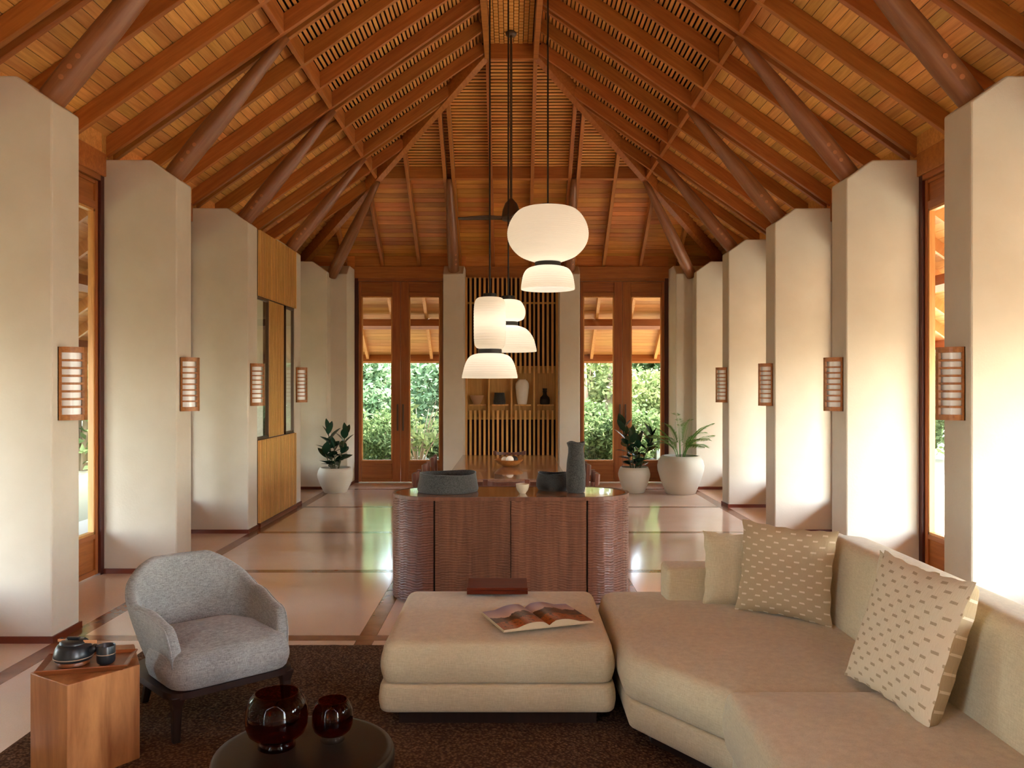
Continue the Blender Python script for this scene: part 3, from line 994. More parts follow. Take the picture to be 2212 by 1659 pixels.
# ------------------------------------------------------------------ wall sconces
def sconce(loc, rotz, label):
    """local: wall plane at y=0, projecting towards -y"""
    e = empty('wall_sconce', loc, (0, 0, rotz), label, 'wall lamp', 'slatted wooden wall sconces on the piers')
    A, B, H = 0.100, 0.125, 0.466
    def arc(k, n=16): return [(A * k * math.cos(PI * i / n), -B * k * math.sin(PI * i / n)) for i in range(n + 1)]
    def rib(z0, z1, k0=0.86, k1=1.0):
        o, i_ = arc(k1), arc(k0)
        prof = o + i_[::-1]
        return MB().loft([[(x, y, z0) for x, y in prof], [(x, y, z1) for x, y in prof]])
    m = rib(0, 0.036, 0.0001, 1.0); m2 = rib(H - 0.036, H, 0.0001, 1.0)
    m.add(m2.v, m2.f)
    for s_ in (-1, 1):
        m.box(min(s_ * A, s_ * (A - 0.012)), max(s_ * A, s_ * (A - 0.012)), -0.02, 0, 0, H)
    m.build('frame', 'sconce', e)
    MB().box(-0.017, 0.017, -B - 0.003, -B + 0.014, 0, H).build('stile', 'sconce', e)
    step = (H - 0.072) / 8
    me = rib(0, 0.014).data('slat', 'sconce')
    for i in range(1, 8):
        put('slat', me, e, (0, 0, 0.036 + step * i - 0.007))
    MB().loft([[(x, y, 0.03) for x, y in arc(0.80)], [(x, y, H - 0.03) for x, y in arc(0.80)]]).build('diffuser', 'opal', e, autos=40)
    MB().box(-A, A, -0.006, 0, 0.0, H).build('back_plate', 'bronze', e)
MT['sconce'] = wood('sconce_wood', (152, 92, 44), (188, 124, 66), (1, 14, 14), 0.4, 0.1)
ordn = ('nearest', 'second', 'third', 'fourth')
who = {-1: ('slatted half-round wooden sconce on the left pier in the foreground, above the teapot table',
            'slatted half-round wooden sconce on the second left pier, beyond the grey armchair',
            'slatted half-round wooden sconce on the left pier just before the slatted wall panel',
            'slatted half-round wooden sconce on the left pier just after the slatted wall panel'),
       1: ('slatted half-round wooden sconce on the right pier in the foreground, beside the sofa back',
           'slatted half-round wooden sconce on the second right pier from the camera',
           'slatted half-round wooden sconce on the third right pier from the camera',
           'small slatted half-round wooden sconce on the farthest right pier, near the palm')}
for sg in (-1, 1):
    for k in range(4):
        sconce((sg * PX, P0 + PT / 2 + PP * k, 1.383), PI / 2 if sg < 0 else -PI / 2, who[sg][k])

# ------------------------------------------------------------------ paper pendants
def shade_prof(pts, ribs):
    """smooth outline through (r, z) points with fine horizontal ribs"""
    out = []
    n = len(pts)
    tot = ribs * 4
    for i in range(tot + 1):
        t = i / tot * (n - 1)
        k = min(int(t), n - 2); u = t - k
        p0, p1, p2, p3 = pts[max(k - 1, 0)], pts[k], pts[k + 1], pts[min(k + 2, n - 1)]
        def cr(a, b, c, d): return 0.5 * (2 * b + (c - a) * u + (2 * a - 5 * b + 4 * c - d) * u * u + (3 * b - a - 3 * c + d) * u ** 3)
        r = cr(p0[0], p1[0], p2[0], p3[0]); z = cr(p0[1], p1[1], p2[1], p3[1])
        out.append((max(r - 0.0022 * abs(math.sin(PI * i / 4)), 0.004), z))
    return out
def pendant(x, y, ztop, k, upper, lower, ring_r, cap_r, label, ribs):
    """upper and lower outlines are in units of k metres, z measured down from the cap"""
    e = empty('paper_pendant', (x, y, ztop), (0, 0, 0), label, 'pendant lamp', 'white paper pendant lamps in a cluster')
    MB().tube([(0, 0, 0), (0, 0, zl - ztop)], 0.008, 8).build('cord', 'black', e)
    MB().lathe([(cap_r * 0.9, -0.035 * k), (cap_r, -0.03 * k), (cap_r, 0.0), (cap_r * 0.93, 0.012 * k), (0.012, 0.014 * k)], 40).build('cap', 'black', e, autos=35)
    zu = upper[-1][1] * k
    up = MB().lathe(shade_prof([(r * k, -z * k) for r, z in upper], ribs[0]), 56)
    up.f = [f for f in up.f if len(f) == 4]
    up.build('upper_shade', 'paper', e, smooth=True)
    MB().lathe([(ring_r, -zu - 0.005), (ring_r * 1.04, -zu - 0.008), (ring_r * 1.04, -zu - 0.05 * k), (ring_r, -zu - 0.052 * k)], 40).build('collar', 'black', e, autos=35)
    lo = MB().lathe(shade_prof([(r * k, -zu - 0.045 * k - z * k) for r, z in lower], ribs[1]), 56)
    lo.f = [f for f in lo.f if len(f) == 4]
    lo.build('lower_shade', 'paper', e, smooth=True)
    for zb_, pw in ((-zu * 0.5, 1.1 * upper[3][0] / 0.25), (-zu - 0.10, 1.6 * lower[-1][0] / 0.25)):
        l = bpy.data.lights.new('bulb', 'POINT'); l.energy = pw; l.color = (1, 0.97, 0.92); l.shadow_soft_size = 0.05
        put('bulb', l, e, (0, 0, zb_))
def zat(ypx, d): return 1.6 + (834 - ypx) * d / 1780
def xat(xpx, d): return (xpx - 1105) * d / 1780
d = 7.7; q = d / 1780
pendant(xat(1183.5, d), d, zat(446, d), 1.0,
        [(26 * q, 1 * q), (60 * q, 8 * q), (80 * q, 30 * q), (88 * q, 58 * q), (82 * q, 84 * q), (62 * q, 106 * q), (34 * q, 118 * q), (27 * q, 119 * q)],
        [(28 * q, 0), (45 * q, 6 * q), (54 * q, 20 * q), (58 * q, 42 * q), (58 * q, 50 * q)], 27 * q, 24 * q,
        'largest white paper pendant, wide oval shade over a shallow dome', (44, 20))
d = 7.9; q = d / 1780
pendant(xat(1058, d), d, zat(637, d), 1.0,
        [(16 * q, 5 * q), (28 * q, 8 * q), (34 * q, 22 * q), (35 * q, 60 * q), (34 * q, 102 * q), (29 * q, 114 * q), (22 * q, 116 * q)],
        [(24 * q, 0), (42 * q, 6 * q), (53 * q, 22 * q), (60 * q, 48 * q), (60 * q, 54 * q)], 25 * q, 15 * q,
        'white paper pendant with tall cylinder shade over a dome, lowest of the three', (40, 22))
d = 8.4; q = d / 1780
pendant(xat(1098, d), d, zat(642, d), 1.0,
        [(14 * q, 5 * q), (28 * q, 10 * q), (37 * q, 28 * q), (34 * q, 46 * q), (22 * q, 52 * q)],
        [(21 * q, 0), (40 * q, 8 * q), (54 * q, 26 * q), (61 * q, 50 * q), (61 * q, 56 * q)], 20 * q, 15 * q,
        'white paper pendant with small oval shade over a dome, partly behind the cylinder one', (22, 22))

# ------------------------------------------------------------------ ceiling fan
fd = 10.1
fz = zat(472, fd)
e = empty('ceiling_fan', (xat(1104, fd), fd, fz), (0, 0, 0), 'dark bronze ceiling fan on a long rod behind the paper pendants', 'ceiling fan')
MB().tube([(0, 0, 0.2), (0, 0, zl - fz)], 0.016, 12).build('rod', 'bronze', e)
MB().lathe([(0.06, zl - fz - 0.05), (0.07, zl - fz - 0.02), (0.05, zl - fz + 0.0)], 24).build('ceiling_rose', 'bronze', e, smooth=True)
MB().lathe([(0.03, -0.03), (0.11, -0.02), (0.115, 0.02), (0.105, 0.10), (0.075, 0.18), (0.03, 0.23), (0.015, 0.25)], 28).build('motor_housing', 'bronze', e, smooth=True)
for i in range(3):
    a = R(182 + 120 * i)
    vs, fs = [], []
    for j in range(11):
        u = j / 10; rr = 0.09 + 0.56 * u
        hw = 0.035 + 0.075 * math.sin(PI * min(1, u * 0.9 + 0.1)) * (1 - 0.3 * u)
        for s_ in (-1, 0, 1):
            vs.append((rr, s_ * hw, 0.006 * math.sin(u * 5) + s_ * 0.005))
        for s_ in (-1, 0, 1):
            vs.append((rr, s_ * hw, 0.006 * math.sin(u * 5) + s_ * 0.005 + 0.006))
    for j in range(10):
        b0, b1 = j * 6, j * 6 + 6
        fs += [(b0, b0 + 1, b1 + 1, b1), (b0 + 1, b0 + 2, b1 + 2, b1 + 1), (b0 + 3, b1 + 3, b1 + 4, b0 + 4), (b0 + 4, b1 + 4, b1 + 5, b0 + 5),
               (b0, b1, b1 + 3, b0 + 3), (b0 + 2, b0 + 5, b1 + 5, b1 + 2)]
    fs += [(60, 61, 64, 63), (61, 62, 65, 64)]
    put('blade', data('blade', vs, fs, 'bronze', True), e, (0, 0, 0.0), (0, 0, a))
# ------------------------------------------------------------------ rug
nx, ny = 150, 130
vs, fs = [], []
for j in range(ny + 1):
    for i in range(nx + 1):
        X_, Y_ = -2.23 + 4.75 * i / nx, 1.2 + 3.88 * j / ny
        z = 0.0
        if 0 < i < nx and 0 < j < ny:
            z = 0.013 + 0.003 * noise.noise((X_ * 40, Y_ * 40, 0))
        vs.append((X_, Y_, z))
for j in range(ny):
    for i in range(nx):
        a = j * (nx + 1) + i
        fs.append((a, a + 1, a + nx + 2, a + nx + 1))
RUG = 0.014
tag(put('rug', data('rug', vs, fs, 'rug', True)), 'large dark brown looped wool rug under the sofa and armchair', 'rug')

# ------------------------------------------------------------------ ottoman
OT = 0.425
e = empty('ottoman', (0, 0, RUG), (0, 0, 0), 'wide beige linen ottoman in the centre carrying an open book', 'ottoman')
soft_prism([(-0.605, 3.815), (0.475, 3.815), (0.475, 4.82), (-0.605, 4.82)], 0.205, 0.405 - RUG + 0.005, 0.07, 0.05, 0.018, 0.012, 0.42).build('seat_cushion', 'sofa', e, smooth=True)
soft_prism([(-0.615, 3.80), (0.482, 3.80), (0.482, 4.83), (-0.615, 4.83)], 0.075, 0.203, 0.06, 0.02, 0.0, 0.006, 0.3).build('base', 'sofa', e, smooth=True)
MB().box(-0.53, 0.40, 3.88, 4.75, 0, 0.078).build('plinth', 'dark_leg', e)

# ------------------------------------------------------------------ sectional sofa
e = empty('sectional_sofa', (0, 0, RUG), (0, 0, 0), 'beige linen sectional sofa with long low back along the right side', 'sofa')
s2 = [(0.505, 3.66), (0.845, 3.178), (1.66, 3.178), (1.66, 4.82), (0.505, 4.82)]
soft_prism(s2, 0.205, 0.395, 0.13, 0.055, 0.022, 0.012, 0.42).build('seat_cushion', 'sofa', e, smooth=True)
soft_prism([(0.52, 3.64), (0.86, 3.14), (1.80, 3.14), (1.80, 4.80), (0.52, 4.80)], 0.075, 0.203, 0.07, 0.02, 0, 0.006, 0.3).build('base', 'sofa', e, smooth=True)
soft_prism([(0.815, 1.30), (1.66, 1.30), (1.66, 3.172), (0.815, 3.172)], 0.20, 0.420, 0.045, 0.04, 0.016, 0.012, 0.40).build('seat_cushion', 'sofa', e, smooth=True)
soft_prism([(0.84, 1.32), (1.80, 1.32), (1.80, 3.15), (0.84, 3.15)], 0.075, 0.205, 0.05, 0.02, 0, 0.006, 0.3).build('base', 'sofa', e, smooth=True)
MB().prism([(0.62, 3.66), (0.93, 3.2), (0.93, 1.42), (1.75, 1.42), (1.75, 4.7), (0.62, 4.7)], 0.0, 0.078).build('plinth', 'dark_leg', e)
def along_y(prof, y0, y1, rc, re):
    """upholstered roll: profile in x-z (counter-clockwise), run along y, rounded ends"""
    rings = []
    for k in range(5):
        a = PI / 2 * k / 4
        rings.append((re * (1 - math.sin(a)), y0 + re * (1 - math.cos(a))))
    for k in range(1, 8):
        rings.append((0.0, y0 + re + (y1 - y0 - 2 * re) * k / 8))
    for k in range(5):
        a = PI / 2 * k / 4
        rings.append((re * (1 - math.cos(a)), y1 - re + re * math.sin(a)))
    return MB().loft([[(p.x, y, p.y) for p in round_ring(prof, d, rc)] for d, y in rings][::-1])
along_y([(1.585, 0.22), (1.92, 0.10), (1.95, 0.77), (1.67, 0.80)], 1.30, 4.46, 0.085, 0.05).build('backrest', 'sofa', e, smooth=True)
along_y([(1.66, 0.22), (1.93, 0.10), (1.93, 0.74), (1.68, 0.745)], 4.40, 4.80, 0.06, 0.05).build('backrest', 'sofa', e, smooth=True)
def along_x(prof, x0, x1, rc, re):
    m = along_y(prof, x0, x1, rc, re)
    m.v = [Vector((p.y, p.x, p.z)) for p in m.v]
    m.f = [tuple(reversed(f)) for f in m.f]
    return m
along_x([(4.50, 0.36), (4.71, 0.36), (4.71, 0.592), (4.50, 0.592)], 0.85, 1.80, 0.03, 0.025).build('armrest', 'sofa', e, smooth=True)

# ------------------------------------------------------------------ cushions
def pillow(loc, yaw, lean, roll, w, h, t, mf, mb, label, seed, tb=None, eb=0.62):
    e = empty('cushion', loc, (0, 0, 0), label, 'cushion')
    e.matrix_world = Matrix.Translation(loc) @ Euler((0, 0, yaw)).to_matrix().to_4x4() @ Matrix.Rotation(-lean, 4, 'X') @ Matrix.Rotation(roll, 4, 'Y')
    N = 26
    for nm, sg, mat in (('front_cover', -1, mf), ('back_cover', 1, mb)):
        vs, fs, uv = [], [], []
        for j in range(N + 1):
            for i in range(N + 1):
                u, v = 2 * i / N - 1, 2 * j / N - 1
                px = w / 2 * u * (1 - 0.075 * (1 - v * v))
                pz = h / 2 * v * (1 - 0.075 * (1 - u * u)) + h / 2
                b = max(0.0, (1 - u ** 4) * (1 - v ** 4)) ** (0.62 if sg < 0 else eb)
                wr = 0.007 * noise.noise((u * 3.1 + seed, v * 3.1, seed * 2.0)) + 0.003 * noise.noise((u * 9 + seed, v * 5, 1.0))
                rim = 0.0025 * math.sin(17 * u + 13 * v + seed) * (1 - b)
                vs.append((px + rim, sg * ((t if sg < 0 or tb is None else tb) / 2 * b + wr * b), pz + rim))
                uv.append((i / N, j / N))
        for j in range(N):
            for i in range(N):
                a = j * (N + 1) + i
                q = (a, a + 1, a + N + 2, a + N + 1)
                fs.append(q if sg < 0 else q[::-1])
        put(nm, data(nm, vs, fs, mat, True, uv), e)
    return e
pillow((1.235, 4.405, 0.415), R(-8), R(9), R(1), 0.42, 0.40, 0.13, 'sofa', 'sofa', 'plain beige linen cushion against the sofa armrest', 1.3)
pillow((1.372, 4.185, 0.418), R(-33), R(8), R(2.5), 0.485, 0.475, 0.15, 'dash_dark', 'dash_dark', 'taupe cushion with pale woven dashes standing beside the plain cushion', 2.7)
pillow((1.375, 3.055, 0.432), R(-84), R(19), R(0), 0.56, 0.53, 0.10, 'dash_pale', 'dash_dark', 'large cream cushion with taupe dashes leaning on the sofa back', 4.1, 0.20, 0.36)
pillow((1.535, 3.30, 0.432), R(-88), R(7), R(-1), 0.47, 0.47, 0.08, 'sofa', 'sofa', 'plain beige cushion mostly hidden behind the large cream dashed cushion', 5.9)

# ------------------------------------------------------------------ red box and open book on the ottoman
e = empty('wooden_box', (-0.08, 4.715, OT + 0.012), (0, 0, R(0.5)), 'flat dark red wooden box on the back edge of the ottoman', 'box')
MB().box(-0.17, 0.17, -0.115, 0.125, 0, 0.020).build('body', 'box_red', e, bevel=0.002)
MB().box(-0.17, 0.17, -0.115, 0.125, 0.0215, 0.036).build('lid', 'box_red', e, bevel=0.002)
bk = empty('open_book', (0.183, 3.965, OT + 0.014), (0, 0, R(20)), 'open picture book with autumn landscape pages lying on the ottoman', 'book')
BW, BH = 0.232, 0.335
MB().box(-BW - 0.004, BW + 0.004, -0.003, BH + 0.003, 0, 0.003).build('cover', 'cream', bk)
for sg, mat in ((-1, 'page_l'), (1, 'page_r')):
    N = 14
    def zc(u): return 0.020 + 0.017 * math.sin(PI * min(1, u * 1.35 + 0.05)) - 0.010 * u - 0.012 * max(0, 1 - u * 9)
    xs = [sg * BW * i / N for i in range(N + 1)]
    vs, fs, uv = [], [], []
    for i in range(N + 1):
        for y in (0, BH):
            vs.append((xs[i], y, zc(i / N))); uv.append((i / N if sg > 0 else 1 - i / N, y / BH))
    for i in range(N):
        q = (2 * i, 2 * i + 2, 2 * i + 3, 2 * i + 1)
        fs.append(q if sg > 0 else q[::-1])
    put('page', data('page', vs, fs, mat, True, uv), bk)
    m = MB()
    top = [(xs[i], zc(i / N) - 0.0008) for i in range(N + 1)]
    bot = [(xs[i], 0.003) for i in range(N + 1)]
    loop = top + bot[::-1]
    m.loft([[(x, 0.001, z) for x, z in loop], [(x, BH - 0.001, z) for x, z in loop]])
    m.build('page_block', 'paperblock', bk)

# ------------------------------------------------------------------ grey armchair
AC = empty('armchair', (-1.505, 4.075, RUG), (0, 0, R(42)), 'grey tweed armchair with dark wooden legs on the rug', 'armchair')
def chair_path():
    pts = []
    a, b, y0, n = 0.306, 0.295, 0.0, 2.5
    for i in range(12): pts.append((-a + 0.012 * (1 - i / 12), -0.310 + (0.310 + y0) * i / 12))
    for i in range(49):
        t = PI * i / 48
        c, s_ = math.cos(t), math.sin(t)
        pts.append((-a * math.copysign(abs(c) ** (2 / n), c), y0 + b * abs(s_) ** (2 / n)))
    for i in range(11, -1, -1): pts.append((a - 0.012 * (1 - i / 12), -0.310 + (0.310 + y0) * i / 12))
    P = [Vector(p) for p in pts]
    cum = [0]
    for i in range(1, len(P)): cum.append(cum[-1] + (P[i] - P[i - 1]).length)
    out = []
    M_ = 96
    for k in range(M_ + 1):
        d = cum[-1] * k / M_
        i = 1
        while i < len(P) - 1 and cum[i] < d: i += 1
        u = (d - cum[i - 1]) / max(1e-9, cum[i] - cum[i - 1])
        out.append(P[i - 1].lerp(P[i], max(0, min(1, u))))
    return out
path = chair_path()
def sstep(a, b, x):
    t = max(0, min(1, (x - a) / (b - a))); return t * t * (3 - 2 * t)
rings = []
NP_ = len(path)
for k, p in enumerate(path):
    s_ = abs(2 * k / (NP_ - 1) - 1)
    t = (path[min(k + 1, NP_ - 1)] - path[max(k - 1, 0)]).normalized()
    nrm = Vector((t.y, -t.x))           # inwards for this direction of travel
    if nrm.dot(Vector((0, -0.05)) - p) < 0: nrm = -nrm
    tt_ = max(0.0, min(1.0, (s_ - 0.15) / 0.31))
    zt = 0.705 - 0.165 * (0.55 * tt_ + 0.45 * tt_ * tt_ * (3 - 2 * tt_)) - 0.035 * sstep(0.6, 0.9, s_)
    if s_ > 0.86:
        q = (s_ - 0.86) / 0.14
        zt = 0.29 + (zt - 0.29) * math.sqrt(max(0, 1 - q ** 2.4))
    lean = 0.115 * (1 - sstep(0.25, 0.75, s_)) + 0.035
    th = 0.062 if s_ > 0.3 else 0.07
    def out_at(z): return p - nrm * (lean * (z - 0.235) / 0.5) + nrm * 0.02
    sec = []
    zb = 0.225
    rr = th * 0.42
    for i in range(7):
        z = zb + (zt - rr - zb) * i / 6
        q_ = out_at(z) + nrm * (0.035 * (1 - i / 6) ** 2); sec.append((q_.x, q_.y, z))
    c = out_at(zt - rr) + nrm * rr
    for i in range(1, 6):
        a = PI * i / 6
        q_ = c - nrm * (rr * math.cos(a)); sec.append((q_.x, q_.y, zt - rr + rr * math.sin(a)))
    for i in range(7):
        z = (zt - rr) + (0.25 - (zt - rr)) * i / 6
        q_ = out_at(z) + nrm * (2 * rr + (th - 2 * rr + 0.02) * (i / 6)); sec.append((q_.x, q_.y, z))
    rings.append(sec)
sh = MB().loft(rings).build('shell', 'grey', AC, smooth=True)
MB().tube([rg_[7] for rg_ in rings], 0.0045, 6).build('piping', 'grey', AC, smooth=True)
soft_prism([(-0.285, -0.36), (0.285, -0.36), (0.29, -0.02), (0.20, 0.21), (-0.20, 0.21), (-0.29, -0.02)], 0.225, 0.395, 0.12, 0.055, 0.035, 0.012, 0.26).build('seat_cushion', 'grey', AC, smooth=True)
fr = inset_poly([(-0.30, -0.345), (0.30, -0.345), (0.315, 0.02), (0.24, 0.27), (-0.24, 0.27), (-0.315, 0.02)], 0)
rr_ = round_ring([tuple(p) for p in fr], 0, 0.09)
ri_ = round_ring([tuple(p) for p in fr], 0.05, 0.09)
n_ = len(rr_)
m = MB()
vs = [(p.x, p.y, 0.185) for p in ri_] + [(p.x, p.y, 0.192) for p in rr_] + [(p.x, p.y, 0.222) for p in rr_] + [(p.x, p.y, 0.222) for p in ri_]
m.add(vs, [(a * n_ + i, a * n_ + (i + 1) % n_, ((a + 1) % 4) * n_ + (i + 1) % n_, ((a + 1) % 4) * n_ + i) for a in range(4) for i in range(n_)])
m.build('seat_frame', 'dark_leg', AC)
for sx, sy, tx, ty in ((-0.26, -0.305, -0.265, -0.312), (0.26, -0.305, 0.265, -0.312), (-0.19, 0.21, -0.21, 0.27), (0.19, 0.21, 0.21, 0.27)):
    rg_ = []
    for u in (0, 0.25, 0.5, 0.75, 0.9, 1.0):
        z = 0.205 * (1 - u); hw = 0.016 + 0.008 * (1 - u) ** 1.5 + (0.010 if u == 0 else 0)
        cx_, cy_ = sx + (tx - sx) * u, sy + (ty - sy) * u
        rg_.append([(cx_ - hw, cy_ - hw, z), (cx_ + hw, cy_ - hw, z), (cx_ + hw, cy_ + hw, z), (cx_ - hw, cy_ + hw, z)])
    MB().loft(rg_[::-1]).build('leg', 'dark_leg', AC, bevel=0.004)

# ------------------------------------------------------------------ wooden side table, tray, teapot and cup
ST_ = [(-1.76, 3.264), (-1.583, 3.51), (-1.735, 3.79), (-1.965, 3.75), (-1.992, 3.41)]
c_ = sum((Vector(p) for p in ST_), Vector((0, 0))) / 5
e = empty('side_table', (c_.x, c_.y, RUG), (0, 0, 0), 'faceted solid wood block side table on the rug holding the tea tray', 'side table')
loc_ = [(p[0] - c_.x, p[1] - c_.y) for p in ST_]
MB().prism(loc_, 0, 0.400).build('body', 'stump', e, bevel=0.004)
TT = RUG + 0.401
TP = [Vector((-1.940, 3.345)), Vector((-1.597, 3.430)), Vector((-1.650, 3.640)), Vector((-2.005, 3.570))]
tc_ = sum(TP, Vector((0, 0))) / 4
e = empty('tea_tray', (tc_.x, tc_.y, TT), (0, 0, 0), 'four-sided dark wooden tray with raised rim on the side table', 'tray')
tl_ = [p - tc_ for p in TP]
def tr_ring(k, z): return [(p.x * k, p.y * k, z) for p in tl_]
MB().loft([tr_ring(0.86, 0.0), tr_ring(1.0, 0.022), tr_ring(0.985, 0.026), tr_ring(0.86, 0.015), tr_ring(0.5, 0.014)]).build('tray_body', 'tray', e)
TZ = TT + 0.016
e = empty('teapot', (-1.847, 3.475, TZ), (0, 0, R(0)), 'low dark glazed teapot with leather-tabbed handle on a round wooden trivet', 'teapot')
MB().lathe([(0.060, 0), (0.062, 0.002), (0.062, 0.013), (0.060, 0.016)], 36).build('trivet', 'tray', e, autos=35)
prof = [(0.055, 0.016), (0.072, 0.020), (0.078, 0.032), (0.077, 0.046), (0.070, 0.068), (0.062, 0.082), (0.050, 0.086)]
MB().lathe(prof, 40).build('body', 'teapot', e, autos=60)
MB().lathe([(0.0775, 0.0295), (0.0790, 0.031), (0.0790, 0.0335), (0.0775, 0.035)], 40).build('stripe', 'stripe', e, autos=60)
ld = MB().lathe([(0.054, 0.086), (0.053, 0.093), (0.044, 0.100), (0.010, 0.103), (0.0, 0.103)], 36).build('lid', 'teapot', e, autos=60)
MB().box(-0.026, 0.026, -0.006, 0.006, 0.102, 0.112).build('lid_grip', 'teapot', ld, bevel=0.003)
MB().tube([(0.060, 0.004, 0.050), (0.085, 0.006, 0.062), (0.092, 0.006, 0.074)], [0.022, 0.016, 0.012], 14).build('spout', 'teapot', e, smooth=True)
hd = MB()
for s_ in (-1, 1):
    hd.tube([(s_ * 0.050, 0.0, 0.082), (s_ * 0.054, 0.0, 0.100), (s_ * 0.046, 0.0, 0.106)], [0.008, 0.008, 0.006], 10)
hd.build('handle_lug', 'teapot', e, smooth=True)
m = MB(); m.box(0.046, 0.102, -0.011, -0.007, 0.088, 0.101); m.box(-0.062, -0.030, -0.010, -0.006, 0.094, 0.105)
m.build('leather_handle', 'leather', e, bevel=0.001)
e = empty('tea_cup', (-1.712, 3.478, TZ), (0, 0, 0), 'small dark blue-grey handleless cup with pale stripe beside the teapot', 'cup')
MB().lathe([(0.026, 0), (0.034, 0.006), (0.037, 0.018), (0.0375, 0.074), (0.0365, 0.076), (0.0345, 0.074), (0.034, 0.012), (0.0, 0.010)], 36).build('body', 'teapot', e, autos=50)
MB().lathe([(0.0372, 0.040), (0.0382, 0.0405), (0.0382, 0.044), (0.0372, 0.0445)], 36).build('stripe', 'stripe', e, autos=50)

# ------------------------------------------------------------------ round dark drum tables and amber vases
def drum(x, y, r, h, label):
    e = empty('drum_table', (x, y, RUG), (0, 0, 0), label, 'coffee table')
    h -= RUG
    MB().lathe([(r * 0.80, 0), (r * 0.86, 0.01), (r * 0.93, h * 0.35), (r * 0.995, h * 0.75), (r * 1.0, h - 0.03), (r * 0.992, h - 0.015), (r * 0.975, h - 0.006)], 64).build('body', 'drum', e, autos=40)
    MB().lathe([(r * 0.975, h - 0.006), (r * 0.955, h - 0.002), (r * 0.90, h - 0.001), (r * 0.45, h), (0, h)], 64).build('table_top', 'drum', e, autos=40)
drum(-0.726, 2.885, 0.314, 0.33, 'round dark bronze drum table holding two amber glass vases')
drum(0.012, 2.575, 0.225, 0.31, 'second round dark drum table, only its rim in view below the ottoman')
def globe(x, y, z, r, h, foot, label, footmat):
    e = empty('glass_vase', (x, y, z), (0, 0, 0), label, 'vase')
    prof = [(r * 0.52, 0.03 * h / 0.185), (r * 0.72, 0.036 * h / 0.185), (r * 0.9, 0.28 * h), (r * 0.99, 0.42 * h), (r, 0.58 * h), (r * 0.97, 0.74 * h), (r * 0.86, 0.90 * h), (r * 0.74, 0.975 * h), (r * 0.69, h),
            (r * 0.67, h * 0.995), (r * 0.71, 0.965 * h), (r * 0.83, 0.89 * h), (r * 0.94, 0.74 * h), (r * 0.968, 0.58 * h), (r * 0.955, 0.42 * h), (r * 0.86, 0.29 * h), (r * 0.66, 0.22 * h), (0.0, 0.21 * h)]
    MB().lathe(prof, 56).build('bowl', 'amber', e, smooth=True)
    MB().lathe([(r * 0.56, 0), (r * 0.60, 0.003), (r * 0.585, foot * 0.6), (r * 0.56, foot), (r * 0.50, foot + 0.004)], 44).build('foot', footmat, e, smooth=True)
globe(-0.826, 2.90, 0.331, 0.108, 0.192, 0.026, 'larger amber glass globe vase on the round dark table', 'amber')
globe(-0.642, 2.955, 0.331, 0.0725, 0.145, 0.020, 'smaller amber glass globe vase with clear foot on the round dark table', 'clear')

# ------------------------------------------------------------------ carved sideboard
SBX, SBY = -0.006, 6.34
e = empty('sideboard', (SBX, SBY, 0), (0, 0, 0), 'oval dark walnut sideboard with hand-gouged front and rounded ends behind the ottoman', 'sideboard')
a_, r_s = 0.563, 0.340
Z0, Z1 = 0.012, 0.765
def gouge(u, z, seed):
    """short level chisel strokes in uneven columns"""
    q = (u + 0.010 * noise.noise((z * 22, seed, 0.0)) + 0.02 * noise.noise((seed, u * 6, z * 3))) / 0.042
    c = math.floor(q)
    e_ = min(q - c, c + 1 - q)                       # distance from the column edge
    ph = (math.sin(c * 12.9898 + seed * 7.1) * 43758.5453) % 1.0
    w = 0.34 * noise.noise((u * 16 + seed, z * 9, seed)) + 0.30 * noise.noise((u * 7, z * 30, 5.0 + seed)) + 0.10 * (q - c - 0.5)
    f = abs(math.sin(PI * (z / 0.0185 + ph + w * 1.2)))
    am = 0.6 + 0.5 * noise.noise((c * 3.7 + seed, z * 55, 7.0))
    return -0.015 * (1 - f) ** 1.3 * am * min(1.0, 0.45 + e_ * 4)
def grid_surface(nu, nz, fn):
    vs, fs = [], []
    for j in range(nz + 1):
        for i in range(nu + 1):
            vs.append(fn(i / nu, Z0 + (Z1 - Z0) * j / nz))
    for j in range(nz):
        for i in range(nu):
            q = j * (nu + 1) + i
            fs.append((q, q + 1, q + nu + 2, q + nu + 1))
    return vs, fs
for sg in (-1, 1):
    def fn(u, z):
        th = -PI / 2 + PI * u
        d = r_s + gouge(u * PI * r_s + sg * 5, z, 2.0 + sg)
        return (sg * (a_ + d * math.cos(th)), d * math.sin(th), z)
    vs, fs = grid_surface(110, 210, fn)
    if sg < 0: fs = [f[::-1] for f in fs]
    put('carved_end', data('carved_end', vs, fs, 'carved', True), e)
    def fd_(u, z):
        x_ = 0.003 + (a_ - 0.015) * u
        return (sg * x_, -r_s + 0.004 - gouge(x_ + sg * 3, z, 9.0 + sg), z)
    vs, fs = grid_surface(60, 210, fd_)
    if sg < 0: fs = [f[::-1] for f in fs]
    put('door', data('door', vs, fs, 'carved', True), e)
def stadium(a, r, n=28):
    out = []
    for i in range(n + 1):
        t = -PI / 2 + PI * i / n; out.append((a + r * math.cos(t), r * math.sin(t)))
    for i in range(n + 1):
        t = PI / 2 + PI * i / n; out.append((-a + r * math.cos(t), r * math.sin(t)))
    return out
MB().prism(stadium(a_, r_s - 0.03), 0.0, 0.77).build('carcass', 'dark_leg', e)
MB().box(-a_, a_, r_s - 0.03, r_s - 0.005, Z0, Z1).build('back_panel', 'carved', e)
so, si = stadium(a_, r_s + 0.003), stadium(a_, r_s - 0.022)
n_ = len(so)
m = MB()
